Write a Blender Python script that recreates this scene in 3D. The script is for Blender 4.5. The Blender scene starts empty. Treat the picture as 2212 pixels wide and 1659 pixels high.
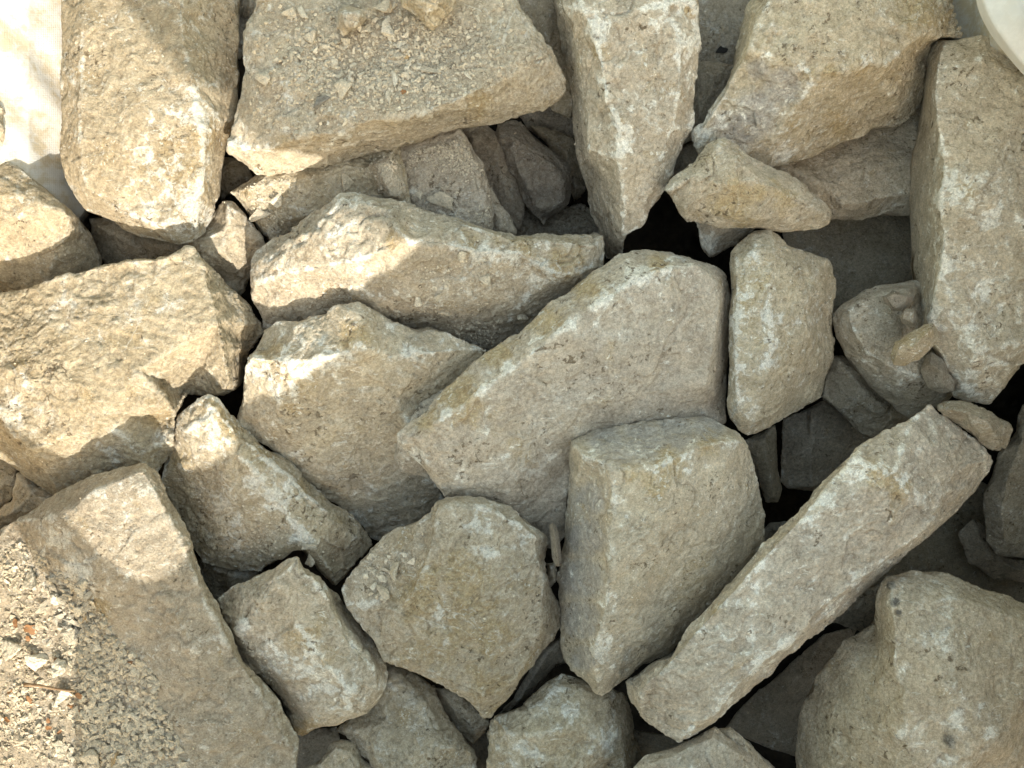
import bpy, bmesh, math, random
import numpy as np
from mathutils import Vector, Matrix
from mathutils.geometry import delaunay_2d_cdt

random.seed(7)
RNG = np.random.default_rng(7)
scene = bpy.context.scene
col = scene.collection

# ------------------------------------------------------------------ camera
CAM_H = 0.80            # height of the lens above the mean pile surface (m)
VIEW_W = 0.95           # width of pile taken in at that distance (m)
GRID = 2212.0           # survey grid laid over the pile: 2212 x 1659 steps
cam_d = bpy.data.cameras.new('camera')
cam_d.sensor_width = 36.0
cam_d.sensor_fit = 'HORIZONTAL'
cam_d.lens = 36.0 * CAM_H / VIEW_W
cam_d.clip_start = 0.02
cam_d.clip_end = 500.0
cam = bpy.data.objects.new('camera', cam_d)
cam.location = (0, 0, CAM_H)
col.objects.link(cam)
scene.camera = cam

# ------------------------------------------------------------------ sky, sun, exposure
SUN_EL = math.radians(36)
SUN_AZ = math.radians(20)        # from -y (near side of the pile) towards +x
TO_SUN = Vector((math.sin(SUN_AZ) * math.cos(SUN_EL), -math.cos(SUN_AZ) * math.cos(SUN_EL), math.sin(SUN_EL)))
world = bpy.data.worlds.new('World')
scene.world = world
world.use_nodes = True
wn = world.node_tree
sky = wn.nodes.new('ShaderNodeTexSky')
sky.sky_type = 'NISHITA'
sky.sun_disc = False
sky.sun_elevation = SUN_EL
sky.sun_rotation = math.pi - SUN_AZ
sky.air_density = 3.0
sky.dust_density = 3.8
sky.ozone_density = 0.0
bg = wn.nodes['Background']
bg.inputs['Strength'].default_value = 0.15
wn.links.new(sky.outputs['Color'], bg.inputs['Color'])
sun_d = bpy.data.lights.new('sun', 'SUN')
sun_d.energy = 2.85
sun_d.angle = math.radians(0.53)
sun_d.color = (1.0, 0.935, 0.80)
sun = bpy.data.objects.new('sun', sun_d)
sun.rotation_euler = (-TO_SUN).to_track_quat('-Z', 'Y').to_euler()
sun.location = TO_SUN * 5
col.objects.link(sun)
vs = scene.view_settings
vs.view_transform = 'Standard'
vs.look = 'None'
vs.gamma = 1.0
vs.use_curve_mapping = False
vs.exposure = 1.22

# ------------------------------------------------------------------ helpers
def at(gx, gy, h):
    """a survey point (grid x, grid y, height in cm) as a place in metres"""
    z = h * 0.01
    s = VIEW_W / GRID * (CAM_H - z) / CAM_H
    return Vector(((gx - 1106.0) * s, -(gy - 829.5) * s, z))

def at_np(P):
    z = P[:, 2] * 0.01
    s = VIEW_W / GRID * (CAM_H - z) / CAM_H
    return np.stack([(P[:, 0] - 1106.0) * s, -(P[:, 1] - 829.5) * s, z], 1)

def pts(s):
    return [tuple(float(v) for v in w.split(',')) for w in s.split()]

_T = RNG.random(8192).astype(np.float32) * 2 - 1
def _h(ix, iy, iz, seed):
    return ((ix * 73856093) ^ (iy * 19349663) ^ (iz * 83492791) ^ (seed * 2654435)) & 8191

def vnoise(p, seed=0):
    i = np.floor(p).astype(np.int64)
    f = (p - i).astype(np.float32)
    u = f * f * f * (f * (f * 6 - 15) + 10)
    x, y, z = i[:, 0], i[:, 1], i[:, 2]
    ux, uy, uz = u[:, 0], u[:, 1], u[:, 2]
    def L(dx, dy, dz): return _T[_h(x + dx, y + dy, z + dz, seed)]
    a = L(0,0,0) * (1-ux) + L(1,0,0) * ux
    b = L(0,1,0) * (1-ux) + L(1,1,0) * ux
    c = L(0,0,1) * (1-ux) + L(1,0,1) * ux
    d = L(0,1,1) * (1-ux) + L(1,1,1) * ux
    return (a * (1-uy) + b * uy) * (1-uz) + (c * (1-uy) + d * uy) * uz

def fbm(p, seed, octs=4, gain=0.5):
    r = 0; a = 1.0; t = 0
    for o in range(octs):
        r = r + a * vnoise(p * (2.03 ** o) + 13.7 * o, seed + o); t += a; a *= gain
    return r / t

def facets(p, cell, seed):
    """broken-stone facets: every cell of a jittered lattice is a little tilted plane"""
    q = p / cell
    i0 = np.floor(q).astype(np.int64)
    best = np.full(len(p), 9e9, np.float32); out = np.zeros(len(p), np.float32)
    for dx in (-1, 0, 1):
        for dy in (-1, 0, 1):
            for dz in (-1, 0, 1):
                x, y, z = i0[:, 0] + dx, i0[:, 1] + dy, i0[:, 2] + dz
                jx = _T[_h(x, y, z, seed)]; jy = _T[_h(x, y, z, seed + 1)]; jz = _T[_h(x, y, z, seed + 2)]
                rx = (q[:, 0] - (x + .5 + .45 * jx)).astype(np.float32)
                ry = (q[:, 1] - (y + .5 + .45 * jy)).astype(np.float32)
                rz = (q[:, 2] - (z + .5 + .45 * jz)).astype(np.float32)
                d = rx * rx + ry * ry + rz * rz
                m = d < best
                best = np.where(m, d, best)
                v = rx * _T[_h(x, y, z, seed + 3)] + ry * _T[_h(x, y, z, seed + 4)] + rz * _T[_h(x, y, z, seed + 5)] + .35 * _T[_h(x, y, z, seed + 6)]
                out = np.where(m, v, out)
    return out * cell

def smooth(P, E, n, f=0.5):
    N = len(P)
    deg = np.bincount(E.ravel(), minlength=N).astype(np.float64)[:, None]
    deg[deg == 0] = 1
    for _ in range(n):
        S = np.empty_like(P)
        for k in range(3):
            S[:, k] = np.bincount(E[:, 0], P[E[:, 1], k], N) + np.bincount(E[:, 1], P[E[:, 0], k], N)
        P = P + f * (S / deg - P)
    return P

def vnormals(P, Q):
    a = P[Q[:, 2]] - P[Q[:, 0]]; b = P[Q[:, 3]] - P[Q[:, 1]]
    n = np.cross(a, b)
    N = np.zeros_like(P)
    for k in range(3):
        w = np.bincount(Q.ravel(), np.repeat(n[:, k], 4), len(P)); N[:, k] = w
    return N / (np.linalg.norm(N, axis=1)[:, None] + 1e-12)

def remesh(verts, faces, voxel):
    """closed solid -> even quad skin"""
    me = bpy.data.meshes.new('tmp'); me.from_pydata(verts, [], faces)
    bm = bmesh.new(); bm.from_mesh(me)
    bmesh.ops.triangulate(bm, faces=bm.faces)
    bmesh.ops.recalc_face_normals(bm, faces=bm.faces)
    bm.to_mesh(me); bm.free()
    ob = bpy.data.objects.new('tmp', me); col.objects.link(ob)
    m = ob.modifiers.new('r', 'REMESH'); m.mode = 'VOXEL'; m.voxel_size = voxel
    dg = bpy.context.evaluated_depsgraph_get(); dg.update()
    ev = ob.evaluated_get(dg); em = ev.to_mesh()
    P = np.empty(len(em.vertices) * 3); em.vertices.foreach_get('co', P); P = P.reshape(-1, 3)
    Q = np.empty(len(em.loops), np.int32); em.loops.foreach_get('vertex_index', Q); Q = Q.reshape(-1, 4)
    E = np.empty(len(em.edges) * 2, np.int32); em.edges.foreach_get('vertices', E); E = E.reshape(-1, 2)
    ev.to_mesh_clear(); bpy.data.objects.remove(ob); bpy.data.meshes.remove(me)
    return P, Q, E

def quad_mesh(name, P, Q, mat, attrs=None):
    me = bpy.data.meshes.new(name)
    n = len(Q)
    cnt = (Q >= 0).sum(1); li = Q[Q >= 0]
    me.vertices.add(len(P)); me.vertices.foreach_set('co', P.astype(np.float32).ravel())
    me.loops.add(len(li)); me.loops.foreach_set('vertex_index', li.astype(np.int32))
    me.polygons.add(n)
    me.polygons.foreach_set('loop_start', (np.cumsum(cnt) - cnt).astype(np.int32))
    me.polygons.foreach_set('use_smooth', np.ones(n, bool))
    me.update(calc_edges=True)
    for an, av in (attrs or {}).items():
        a = me.attributes.new(an, 'FLOAT', 'POINT'); a.data.foreach_set('value', av.astype(np.float32))
    me.materials.append(mat)
    return me

def tag(o, label=None, cat=None, group=None, kind=None):
    if label: o['label'] = label
    if cat: o['category'] = cat
    if group: o['group'] = group
    if kind: o['kind'] = kind
    return o
# ------------------------------------------------------------------ materials
class NT:
    def __init__(s, name):
        s.m = bpy.data.materials.new(name); s.m.use_nodes = True
        s.t = s.m.node_tree; s.b = s.t.nodes['Principled BSDF']
    def n(s, typ, ins=None, **kw):
        nd = s.t.nodes.new(typ)
        for k, v in kw.items(): setattr(nd, k, v)
        for k, v in (ins or {}).items():
            if hasattr(v, 'is_output'): s.t.links.new(v, nd.inputs[k])
            else: nd.inputs[k].default_value = v
        return nd
    def noise(s, vec, scale, detail=4, rough=.55, dist=0.0):
        return s.n('ShaderNodeTexNoise', {'Vector': vec, 'Scale': scale, 'Detail': detail, 'Roughness': rough, 'Distortion': dist}).outputs['Fac']
    def ramp(s, x, a, b, lo=0.0, hi=1.0):
        return s.n('ShaderNodeMapRange', {'Value': x, 'From Min': a, 'From Max': b, 'To Min': lo, 'To Max': hi}, interpolation_type='SMOOTHSTEP').outputs['Result']
    def math(s, op, a, b=0.0, clamp=False):
        return s.n('ShaderNodeMath', {0: a, 1: b}, operation=op, use_clamp=clamp).outputs[0]
    def mix(s, f, a, b, mode='MIX'):
        nd = s.n('ShaderNodeMix', data_type='RGBA', blend_type=mode, clamp_factor=True)
        for i, v in ((0, f), (6, a), (7, b)):
            if hasattr(v, 'is_output'): s.t.links.new(v, nd.inputs[i])
            elif i == 0: nd.inputs[0].default_value = v
            else: nd.inputs[i].default_value = (*v, 1.0)
        return nd.outputs[2]
    def attr(s, name, typ='GEOMETRY'):
        return s.n('ShaderNodeAttribute', attribute_name=name, attribute_type=typ).outputs['Fac']

def limestone(name, chip=False):
    t = NT(name)
    tc = t.n('ShaderNodeTexCoord').outputs['Object']
    if chip:
        tc = t.n('ShaderNodeVectorMath', {0: tc, 'Scale': t.attr('unit', 'OBJECT')}, operation='SCALE').outputs[0]
    sd = t.attr('seed', 'OBJECT')
    off = t.n('ShaderNodeCombineXYZ', {'X': sd, 'Y': t.math('MULTIPLY', sd, 1.7), 'Z': t.math('MULTIPLY', sd, .6)}).outputs[0]
    v = t.n('ShaderNodeVectorMath', {0: tc, 1: off}, operation='ADD').outputs[0]
    if not chip: v = t.n('ShaderNodeVectorMath', {0: v, 'Scale': t.attr('grain', 'OBJECT')}, operation='SCALE').outputs[0]
    big = t.noise(v, 11, 6, .62, .3)
    mid = t.noise(v, 60, 8, .70, .3)
    blot = t.noise(v, 30, 8, .66, .6)
    flake = t.noise(v, 85, 9, .70, .5)
    tiny = t.noise(v, 210, 6, .66, .8)
    fine = t.noise(v, 430, 5, .72)
    grit = t.noise(v, 1150, 2, .6)
    pit = t.noise(v, 190, 5, .62, .5)
    base = t.mix(t.ramp(mid, .32, .68), (.415, .342, .243), (.605, .510, .384))
    base = t.mix(t.ramp(big, .38, .62, 0, .5), base, (.525, .447, .340))
    vl = t.attr('warm', 'OBJECT')
    base = t.mix(t.ramp(vl, .4, 1, 0, .55), base, t.mix(t.ramp(mid, .3, .7), (.430, .345, .205), (.590, .500, .335)))
    if not chip:
        base = t.mix(t.math('MULTIPLY', t.attr('grey', 'OBJECT'), t.ramp(blot, .3, .68, .5, .95)), base, t.mix(t.ramp(mid, .3, .7), (.400, .345, .290), (.565, .498, .422)))
        base = t.mix(t.ramp(t.math('ADD', t.attr('grey_stain_shade'), t.math('MULTIPLY', t.math('SUBTRACT', mid, .5), .8)), .25, .75, 0, .92), base, t.mix(t.ramp(mid, .3, .7), (.312, .285, .258), (.448, .412, .372)))
        # rust: blotches whose edges follow the grain
        o = t.math('ADD', blot, t.math('MULTIPLY', t.attr('ochre', 'OBJECT'), .13))
        o = t.math('ADD', o, t.math('MULTIPLY', t.attr('ochre_stain'), .33))
        oc = t.ramp(t.math('ADD', o, t.math('MULTIPLY', mid, .35)), .745, .99, 0, .82)
        base = t.mix(oc, base, t.mix(t.ramp(tiny, .35, .65), (.39, .28, .145), (.55, .44, .265)))
        d = t.math('ADD', t.math('MULTIPLY', t.attr('dark_stain'), .42), t.math('MULTIPLY', mid, .8))
        base = t.mix(t.ramp(d, .62, .78, 0, .9), base, (.10, .093, .086))
        # crushed white bloom on the arrises, in patches and in scattered flakes
        ww = t.attr('white', 'OBJECT')
        w = t.math('ADD', flake, t.math('MULTIPLY', t.attr('edge'), t.math('ADD', t.math('MULTIPLY', ww, .13), .02)))
        w = t.math('ADD', w, t.math('MULTIPLY', t.attr('white_stain'), .17))
        w = t.math('ADD', w, t.math('MULTIPLY', t.math('SUBTRACT', big, .5), .60))
        w1 = t.ramp(t.math('ADD', w, t.math('MULTIPLY', ww, .045)), .645, .70, 0, .90)
        w2 = t.ramp(t.math('ADD', tiny, t.math('MULTIPLY', t.math('SUBTRACT', blot, .5), .8)), .69, .72, 0, .85)
        w3 = t.ramp(w, .52, .68, 0, .30)
        wt = t.math('MAXIMUM', t.math('MAXIMUM', w1, w2), w3)
        base = t.mix(wt, base, t.mix(t.ramp(tiny, .3, .6), (.66, .62, .535), (.84, .815, .75)))
        # scratches in two directions, in loose clusters
        sc = None
        for rot, seed_ in (((.3, .2, .6), 3.1), ((.1, .5, 2.1), 7.7)):
            m = t.n('ShaderNodeMapping', {'Vector': v, 'Location': (seed_, seed_, 0), 'Rotation': rot, 'Scale': (1, 3.6, 3.0)}).outputs[0]
            q = t.ramp(t.math('ADD', t.noise(m, 95, 4, .55, .9), t.math('MULTIPLY', t.math('SUBTRACT', t.noise(v, 17 + seed_, 3), .5), .55)), .70, .725, 0, .8)
            sc = q if sc is None else t.math('MAXIMUM', sc, q)
        base = t.mix(t.math('MULTIPLY', sc, t.math('ADD', ww, .35)), base, (.78, .745, .67))
        # hairline veins
        vn = t.noise(v, 13, 4, .5, 1.2)
        vm = t.math('MULTIPLY', t.ramp(t.math('ABSOLUTE', t.math('SUBTRACT', vn, .5)), .010, .003), t.ramp(t.noise(v, 8, 2), .5, .62, 0, .6))
        base = t.mix(vm, base, t.mix(t.ramp(big, .45, .55), (.24, .18, .11), (.72, .68, .60)))
        # pits, thick in some places and missing in others
        pc = t.ramp(t.noise(v, 24, 4, .6), .44, .68, -.10, .055)
        base = t.mix(t.ramp(t.math('SUBTRACT', pit, pc), .40, .34, 0, .8), base, (.15, .11, .068))
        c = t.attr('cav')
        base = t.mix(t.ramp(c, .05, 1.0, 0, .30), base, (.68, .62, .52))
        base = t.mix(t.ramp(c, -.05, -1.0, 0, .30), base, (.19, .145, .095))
    else:
        r = t.attr('tone', 'OBJECT')
        base = t.mix(t.ramp(r, 0, 1), t.mix(.4, base, (.50, .42, .30)), t.mix(.75, base, (.86, .79, .66)))
        base = t.mix(t.ramp(t.attr('ochre', 'OBJECT'), 0, 1, 0, .8), base, (.46, .30, .13))
        base = t.mix(t.ramp(t.attr('slate', 'OBJECT'), 0, 1, 0, .8), base, (.13, .135, .135))
        cv = t.attr('cv')
        base = t.mix(t.ramp(cv, 0, 1, .0, .75), base, t.mix(t.ramp(cv, .1, .9), (.34, .275, .185), (.78, .695, .55)))
    k = t.math('MULTIPLY', t.ramp(fine, .27, .73, .74, 1.22), t.math('ADD', t.attr('val', 'OBJECT'), 1.0))
    k = t.math('MULTIPLY', k, t.ramp(grit, .25, .75, .82, 1.16))
    base = t.mix(1.0, base, t.n('ShaderNodeCombineColor', {0: k, 1: k, 2: k}).outputs[0], 'MULTIPLY')
    t.t.links.new(base, t.b.inputs['Base Color'])
    t.b.inputs['Roughness'].default_value = .92
    t.b.inputs['Specular IOR Level'].default_value = .2
    b1 = t.n('ShaderNodeBump', {'Height': t.math('MULTIPLY', t.noise(v, 230, 6, .72), t.ramp(blot, .35, .65, .45, 1.5)), 'Strength': .85, 'Distance': .0026})
    b2 = t.n('ShaderNodeBump', {'Height': grit, 'Strength': .6, 'Distance': .0008, 'Normal': b1.outputs[0]})
    b3 = t.n('ShaderNodeBump', {'Height': t.ramp(pit, .28, .45), 'Strength': .6, 'Distance': .0015, 'Normal': b2.outputs[0]})
    t.t.links.new(b3.outputs[0], t.b.inputs['Normal'])
    return t.m

def simple(name, c1, c2, scale, rough=.8, bump=.3, dist=.001):
    t = NT(name)
    tc = t.n('ShaderNodeTexCoord').outputs['Object']
    n1 = t.noise(tc, scale, 5, .6)
    t.t.links.new(t.mix(t.ramp(n1, .3, .7), c1, c2), t.b.inputs['Base Color'])
    t.b.inputs['Roughness'].default_value = rough
    b1 = t.n('ShaderNodeBump', {'Height': t.noise(tc, scale * 4, 4), 'Strength': bump, 'Distance': dist})
    t.t.links.new(b1.outputs[0], t.b.inputs['Normal'])
    return t.m

def woven(name, dusty, c1=(.60, .595, .58), c2=(.68, .675, .66)):
    t = NT(name)
    tc = t.n('ShaderNodeTexCoord').outputs['Object']
    n1 = t.noise(tc, 30, 8, .7, .3); n2 = t.noise(tc, 90, 6, .7); n3 = t.noise(tc, 330, 3, .6)
    uv = t.n('ShaderNodeTexCoord').outputs['UV']
    w1 = t.n('ShaderNodeTexWave', {'Vector': uv, 'Scale': 17.0, 'Distortion': .8, 'Detail': 1.0}, bands_direction='X').outputs['Fac']
    w2 = t.n('ShaderNodeTexWave', {'Vector': uv, 'Scale': 23.0, 'Distortion': .8, 'Detail': 1.0}, bands_direction='Y').outputs['Fac']
    base = t.mix(t.ramp(n2, .3, .7), c1, c2)
    d = t.math('MULTIPLY', t.ramp(n1, .40, .56), t.ramp(n2, .34, .56))
    base = t.mix(t.math('MULTIPLY', d, dusty), base, (.47, .385, .24))
    base = t.mix(t.ramp(n3, .31, .26, 0, .6 * dusty), base, (.25, .20, .14))
    wv = t.ramp(t.math('MULTIPLY', w1, w2), 0, 1, .975, 1.015)
    base = t.mix(1.0, base, t.n('ShaderNodeCombineColor', {0: wv, 1: wv, 2: wv}).outputs[0], 'MULTIPLY')
    t.t.links.new(base, t.b.inputs['Base Color'])
    t.b.inputs['Roughness'].default_value = .55
    hb = t.math('ADD', w1, w2)
    b1 = t.n('ShaderNodeBump', {'Height': hb, 'Strength': .25, 'Distance': .0004})
    b2 = t.n('ShaderNodeBump', {'Height': n2, 'Strength': .3, 'Distance': .003, 'Normal': b1.outputs[0]})
    t.t.links.new(b2.outputs[0], t.b.inputs['Normal'])
    return t.m

M_STONE = limestone('limestone')
M_CHIP = limestone('limestone_chip', True)
M_BAG = woven('woven_bag_fabric', .75)
M_FLAP = woven('clean_bag_fabric', .12, (.80, .80, .79), (.90, .90, .89))
M_LEAF = simple('dry_leaf', (.22, .10, .04), (.34, .175, .07), 120, .6)
M_TWIG = simple('twig_bark', (.22, .13, .07), (.36, .25, .15), 200, .8)
M_DARKLEAF = simple('rotten_leaf', (.012, .011, .010), (.03, .026, .022), 150, .7)

# ------------------------------------------------------------------ rocks
def thin_below(P, Q, N, A, vox):
    """coarser skin on the buried undersides; sides and tops keep every vertex"""
    z0 = P[:, 2].min(); rg = P[:, 2].max() - z0
    low = (N[:, 2] < -.12) | ((P[:, 2] < z0 + .12 * rg))
    for _ in range(2):                      # keep a border
        keepf = ~low[Q].all(1); k = np.zeros(len(P), bool); k[Q[keepf].ravel()] = True; low &= ~k
    if low.sum() < 50: return P, Q, A
    idx = np.where(low)[0]
    key = np.floor(P[idx] / (vox * 10)).astype(np.int64)
    _, inv = np.unique(key, axis=0, return_inverse=True); inv = inv.ravel()
    first = np.full(inv.max() + 1, -1, np.int64); first[inv[::-1]] = idx[::-1]
    mp = np.arange(len(P)); mp[idx] = first[inv]
    R = mp[Q]
    nuq = (R != np.roll(R, 1, 1)).sum(1)
    quads = R[nuq == 4]
    dia = (quads[:, 0] == quads[:, 2]) | (quads[:, 1] == quads[:, 3]); quads = quads[~dia]
    tri = R[nuq == 3]
    m = (tri != np.roll(tri, 1, 1))
    t3 = tri[m].reshape(-1, 3)
    t3 = t3[(t3[:, 0] != t3[:, 1]) & (t3[:, 1] != t3[:, 2]) & (t3[:, 0] != t3[:, 2])]
    used = np.unique(np.concatenate([quads.ravel(), t3.ravel()]))
    rm = np.full(len(P), -1); rm[used] = np.arange(len(used))
    Qn = np.concatenate([rm[quads], np.concatenate([rm[t3], np.full((len(t3), 1), -1)], 1)])
    return P[used], Qn, {k: v[used] for k, v in A.items()}

ROCKS = {}
TRI = [0]
VOX = .80
def rock(name, label, cat, outline, ridges='', T=10, vox=2.0, rnd=1, rough=1.0, strata=None, ochre=.12, white=.35, grey=.4,
         stains='', group=None, key=None, taper=.34, dz=0.0, val=None, warm=None, low=False):
    vox *= VOX
    seed = len(ROCKS) * 17 + 5
    O = [(a, b, c + dz) for a, b, c in pts(outline)]
    V = []; E = []
    def add(p):
        V.append(p); return len(V) - 1
    ids = [add(p) for p in O]
    E += [(ids[i], ids[(i + 1) % len(ids)]) for i in range(len(ids))]
    for line in [l for l in ridges.split('|') if l.strip()]:
        L = [add(p) for p in [(a, b, c + dz) for a, b, c in pts(line)]]
        E += list(zip(L[:-1], L[1:]))
    vo, eo, fo, vorig, _, _ = delaunay_2d_cdt([Vector((p[0], p[1])) for p in V], E, [], 1, 1.5)
    G = []
    src = np.array([(p[0], p[1], p[2]) for p in V])
    for c, og in zip(vo, vorig):
        if og: hh = V[og[0]][2]
        else:
            d = (src[:, 0] - c.x) ** 2 + (src[:, 1] - c.y) ** 2 + 1e-3
            k = np.argsort(d)[:3]; w = 1 / d[k]; hh = float((src[k, 2] * w).sum() / w.sum())
        G.append((c.x, c.y, hh))
    cnt = {}
    for f in fo:
        for a, b in zip(f, list(f[1:]) + [f[0]]):
            cnt.setdefault((min(a, b), max(a, b)), []).append((a, b))
    bnd = [v[0] for v in cnt.values() if len(v) == 1]
    bv = sorted({i for e in bnd for i in e})
    cx = np.mean([G[i][0] for i in bv]); cy = np.mean([G[i][1] for i in bv])
    faces = [tuple(f) for f in fo]
    ring = {}
    def lower(i, drop, shrink):
        x, y, h = G[i]
        G.append((x + (cx - x) * shrink, y + (cy - y) * shrink, h - drop)); return len(G) - 1
    r1 = {i: lower(i, T * .45, .045) for i in bv}
    r2 = {i: lower(i, T, taper) for i in bv}
    zmin = min(G[i][2] for i in r2.values())
    G.append((cx, cy, zmin - .04 * T)); cb = len(G) - 1
    for a, b in bnd:
        faces += [(b, a, r1[a], r1[b]), (r1[b], r1[a], r2[a], r2[b]), (r2[b], r2[a], cb)]
    W = at_np(np.array(G))
    if low:
        bm = bmesh.new(); bvs = [bm.verts.new(w) for w in W]
        for f in faces:
            try: bm.faces.new([bvs[i] for i in f])
            except ValueError: pass
        bmesh.ops.delete(bm, geom=[x for x in bm.verts if not x.link_faces], context='VERTS')
        bmesh.ops.triangulate(bm, faces=bm.faces[:]); bmesh.ops.recalc_face_normals(bm, faces=bm.faces[:])
        bmesh.ops.bevel(bm, geom=bm.edges[:], offset=.00025, segments=1, affect='EDGES')
        org = W.mean(0); org[2] = W[:, 2].min()
        for x in bm.verts: x.co -= Vector(org)
        me = bpy.data.meshes.new(name); bm.to_mesh(me); bm.free(); me.materials.append(M_STONE)
        o = bpy.data.objects.new(name, me); o.location = org; col.objects.link(o)
        rr = random.Random(seed)
        for k, x in (('seed', seed % 19), ('ochre', ochre), ('white', white), ('grey', grey), ('warm', warm or 0), ('val', val or 0), ('grain', 1.3)): o[k] = float(x)
        tag(o, label, cat, group); ROCKS[key or label] = o; TRI[0] += len(me.polygons) * 2
        return o
    P, Q, E2 = remesh(W.tolist(), faces, vox * .001)
    P = smooth(P, E2, rnd)
    N = vnormals(P, Q)
    base = P.copy()
    S = smooth(P, E2, 20)
    edge = np.clip(((P - S) * N).sum(1) / (vox * .001) * 2.0 - .10, 0, 1)
    edge = np.clip(edge * 1.6, 0, 1)
    p = P.astype(np.float64) + seed * .37
    low = fbm(p * 22, seed, 3) * .0024
    warp = np.stack([vnoise(p * 55, seed + 3), vnoise(p * 55, seed + 4), vnoise(p * 55, seed + 6)], 1)
    fct = facets(p + .010 * warp, .040, seed) * .040 + facets(p + .003 * warp, .011, seed + 40) * .060
    med = fbm(p * 85, seed + 5, 4, .62) * .0016
    lump = vnoise(p * 30, seed + 9)
    fin = fbm(p * 300, seed + 8, 2, .8) * (.0007 + .0007 * np.clip(lump * 2, -1, 1))
    tt = fbm(p * 24 + .3 * warp, seed + 51, 3) * 3.2
    fr = tt - np.floor(tt); st_ = np.floor(tt) + np.clip((fr - .86) / .14, 0, 1)
    cn = vnoise(p * 19 + .5 * warp, seed + 61); cm = np.clip(vnoise(p * 11, seed + 62) * 3 - .7, 0, 1)
    crack = np.exp(-(cn / .035) ** 2) * cm
    d = low * min(rough, 1.2) + rough * (fct + med + fin) + st_ * .0011 * min(1., rough + .15) - crack * .0013
    if strata:
        ang, amp = strata
        c, s = math.cos(math.radians(ang)), math.sin(math.radians(ang))
        u = p[:, 0] * c + p[:, 1] * s; v = -p[:, 0] * s + p[:, 1] * c
        v = v + .006 * vnoise(p * 30, seed + 2)
        q = np.stack([u * 80, v * 230, p[:, 2] * 60], 1)
        a = vnoise(q, seed + 21); b = vnoise(q * 2.1 + 5, seed + 22)
        saw = (v * 170 + 1.6 * vnoise(np.stack([u * 60, v * 90, p[:, 2] * 30], 1), seed + 23) + 1.2 * vnoise(p * 170, seed + 25)) % 1.0
        patch = np.clip(vnoise(p * 28, seed + 24) * 1.6 + .7, 0, 1)
        d = d + amp * .001 * (a * .25 + b * .3 + saw * .85 * patch)
    P = P + N * d[:, None]
    # chipped bays along the arrises
    bay = np.clip(fbm(p * 48, seed + 31, 2) * 2.2 - .25, 0, 1) * edge
    P = P - N * (bay * .0030 * rough)[:, None]
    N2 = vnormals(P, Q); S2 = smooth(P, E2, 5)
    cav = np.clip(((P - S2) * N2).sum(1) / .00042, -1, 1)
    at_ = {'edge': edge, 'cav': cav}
    st = {'grey_stain_shade': 0, 'ochre_stain': 0, 'white_stain': 0, 'dark_stain': 0}
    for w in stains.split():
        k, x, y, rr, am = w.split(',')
        nm = {'g': 'grey_stain_shade', 'o': 'ochre_stain', 'w': 'white_stain', 'd': 'dark_stain'}[k]
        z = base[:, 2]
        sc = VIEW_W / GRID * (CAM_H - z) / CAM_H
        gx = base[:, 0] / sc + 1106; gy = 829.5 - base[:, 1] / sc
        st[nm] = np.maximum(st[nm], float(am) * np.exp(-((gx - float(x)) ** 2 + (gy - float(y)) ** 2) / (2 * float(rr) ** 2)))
    for k, vv in st.items():
        at_[k] = vv if not np.isscalar(vv) else np.zeros(len(P))
    P, Q, at_ = thin_below(P, Q, N, at_, vox * .001)
    org = np.array([P[:, 0].mean(), P[:, 1].mean(), P[:, 2].min()])
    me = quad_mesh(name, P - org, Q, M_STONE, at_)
    o = bpy.data.objects.new(name, me); o.location = org; col.objects.link(o)
    o['seed'] = float((seed * 1.37) % 19); o['ochre'] = ochre; o['white'] = white; o['grey'] = grey
    rr = random.Random(seed); o['warm'] = rr.random(); o['val'] = rr.uniform(-.12, .08) if val is None else val
    o['grain'] = rr.uniform(.7, 1.45)
    if warm is not None: o['warm'] = warm
    tag(o, label, cat, group)
    ROCKS[key or label] = o; TRI[0] += len(me.polygons) * 2 - int((np.array([0]) if Q.shape[1] == 4 else (Q[:, 3] < 0)).sum())
    return o
# ------------------------------------------------------------------ the pile: large stones
G_MAIN = 'large limestone blocks in the bag'
rock('limestone_block', 'tall pale slab-sided block beside the dusty white bag, its narrow end pointing down', 'boulder',
 '133,-60,4 132,60,4 129,150,4 131,260,4 131,330,3.5 150,390,3 165,430,2.6 188,458,2.4 240,478,2 267,498,2 300,514,2 355,525,2 387,531,2 407,527,2 428,524,1.5 450,490,.5 470,452,.3 478,428,0 485,355,.5 491,300,.8 510,245,1.2 517,165,1.6 519,80,2 517,-60,2',
 '385,-60,6.6 390,20,6.6 393,68,6.6 404,136,6.5 417,191,6.4 431,245,6.2 442,290,6 440,345,5.6 434,410,5 420,470,3.8 407,527,2|185,-60,6.2 172,130,6.2 168,300,6 185,400,5 260,460,4.6 350,490,4.4 420,470,3.8',
 T=14, rough=.8, ochre=.28, white=.75, grey=.1, stains='w,425,260,40,1 w,380,420,60,.9 w,420,470,45,1 w,420,60,22,.7 o,452,300,30,.9 o,405,380,60,.5 w,230,40,40,.6 o,320,370,40,.5', key='tall', val=-.20, warm=.75)
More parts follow.
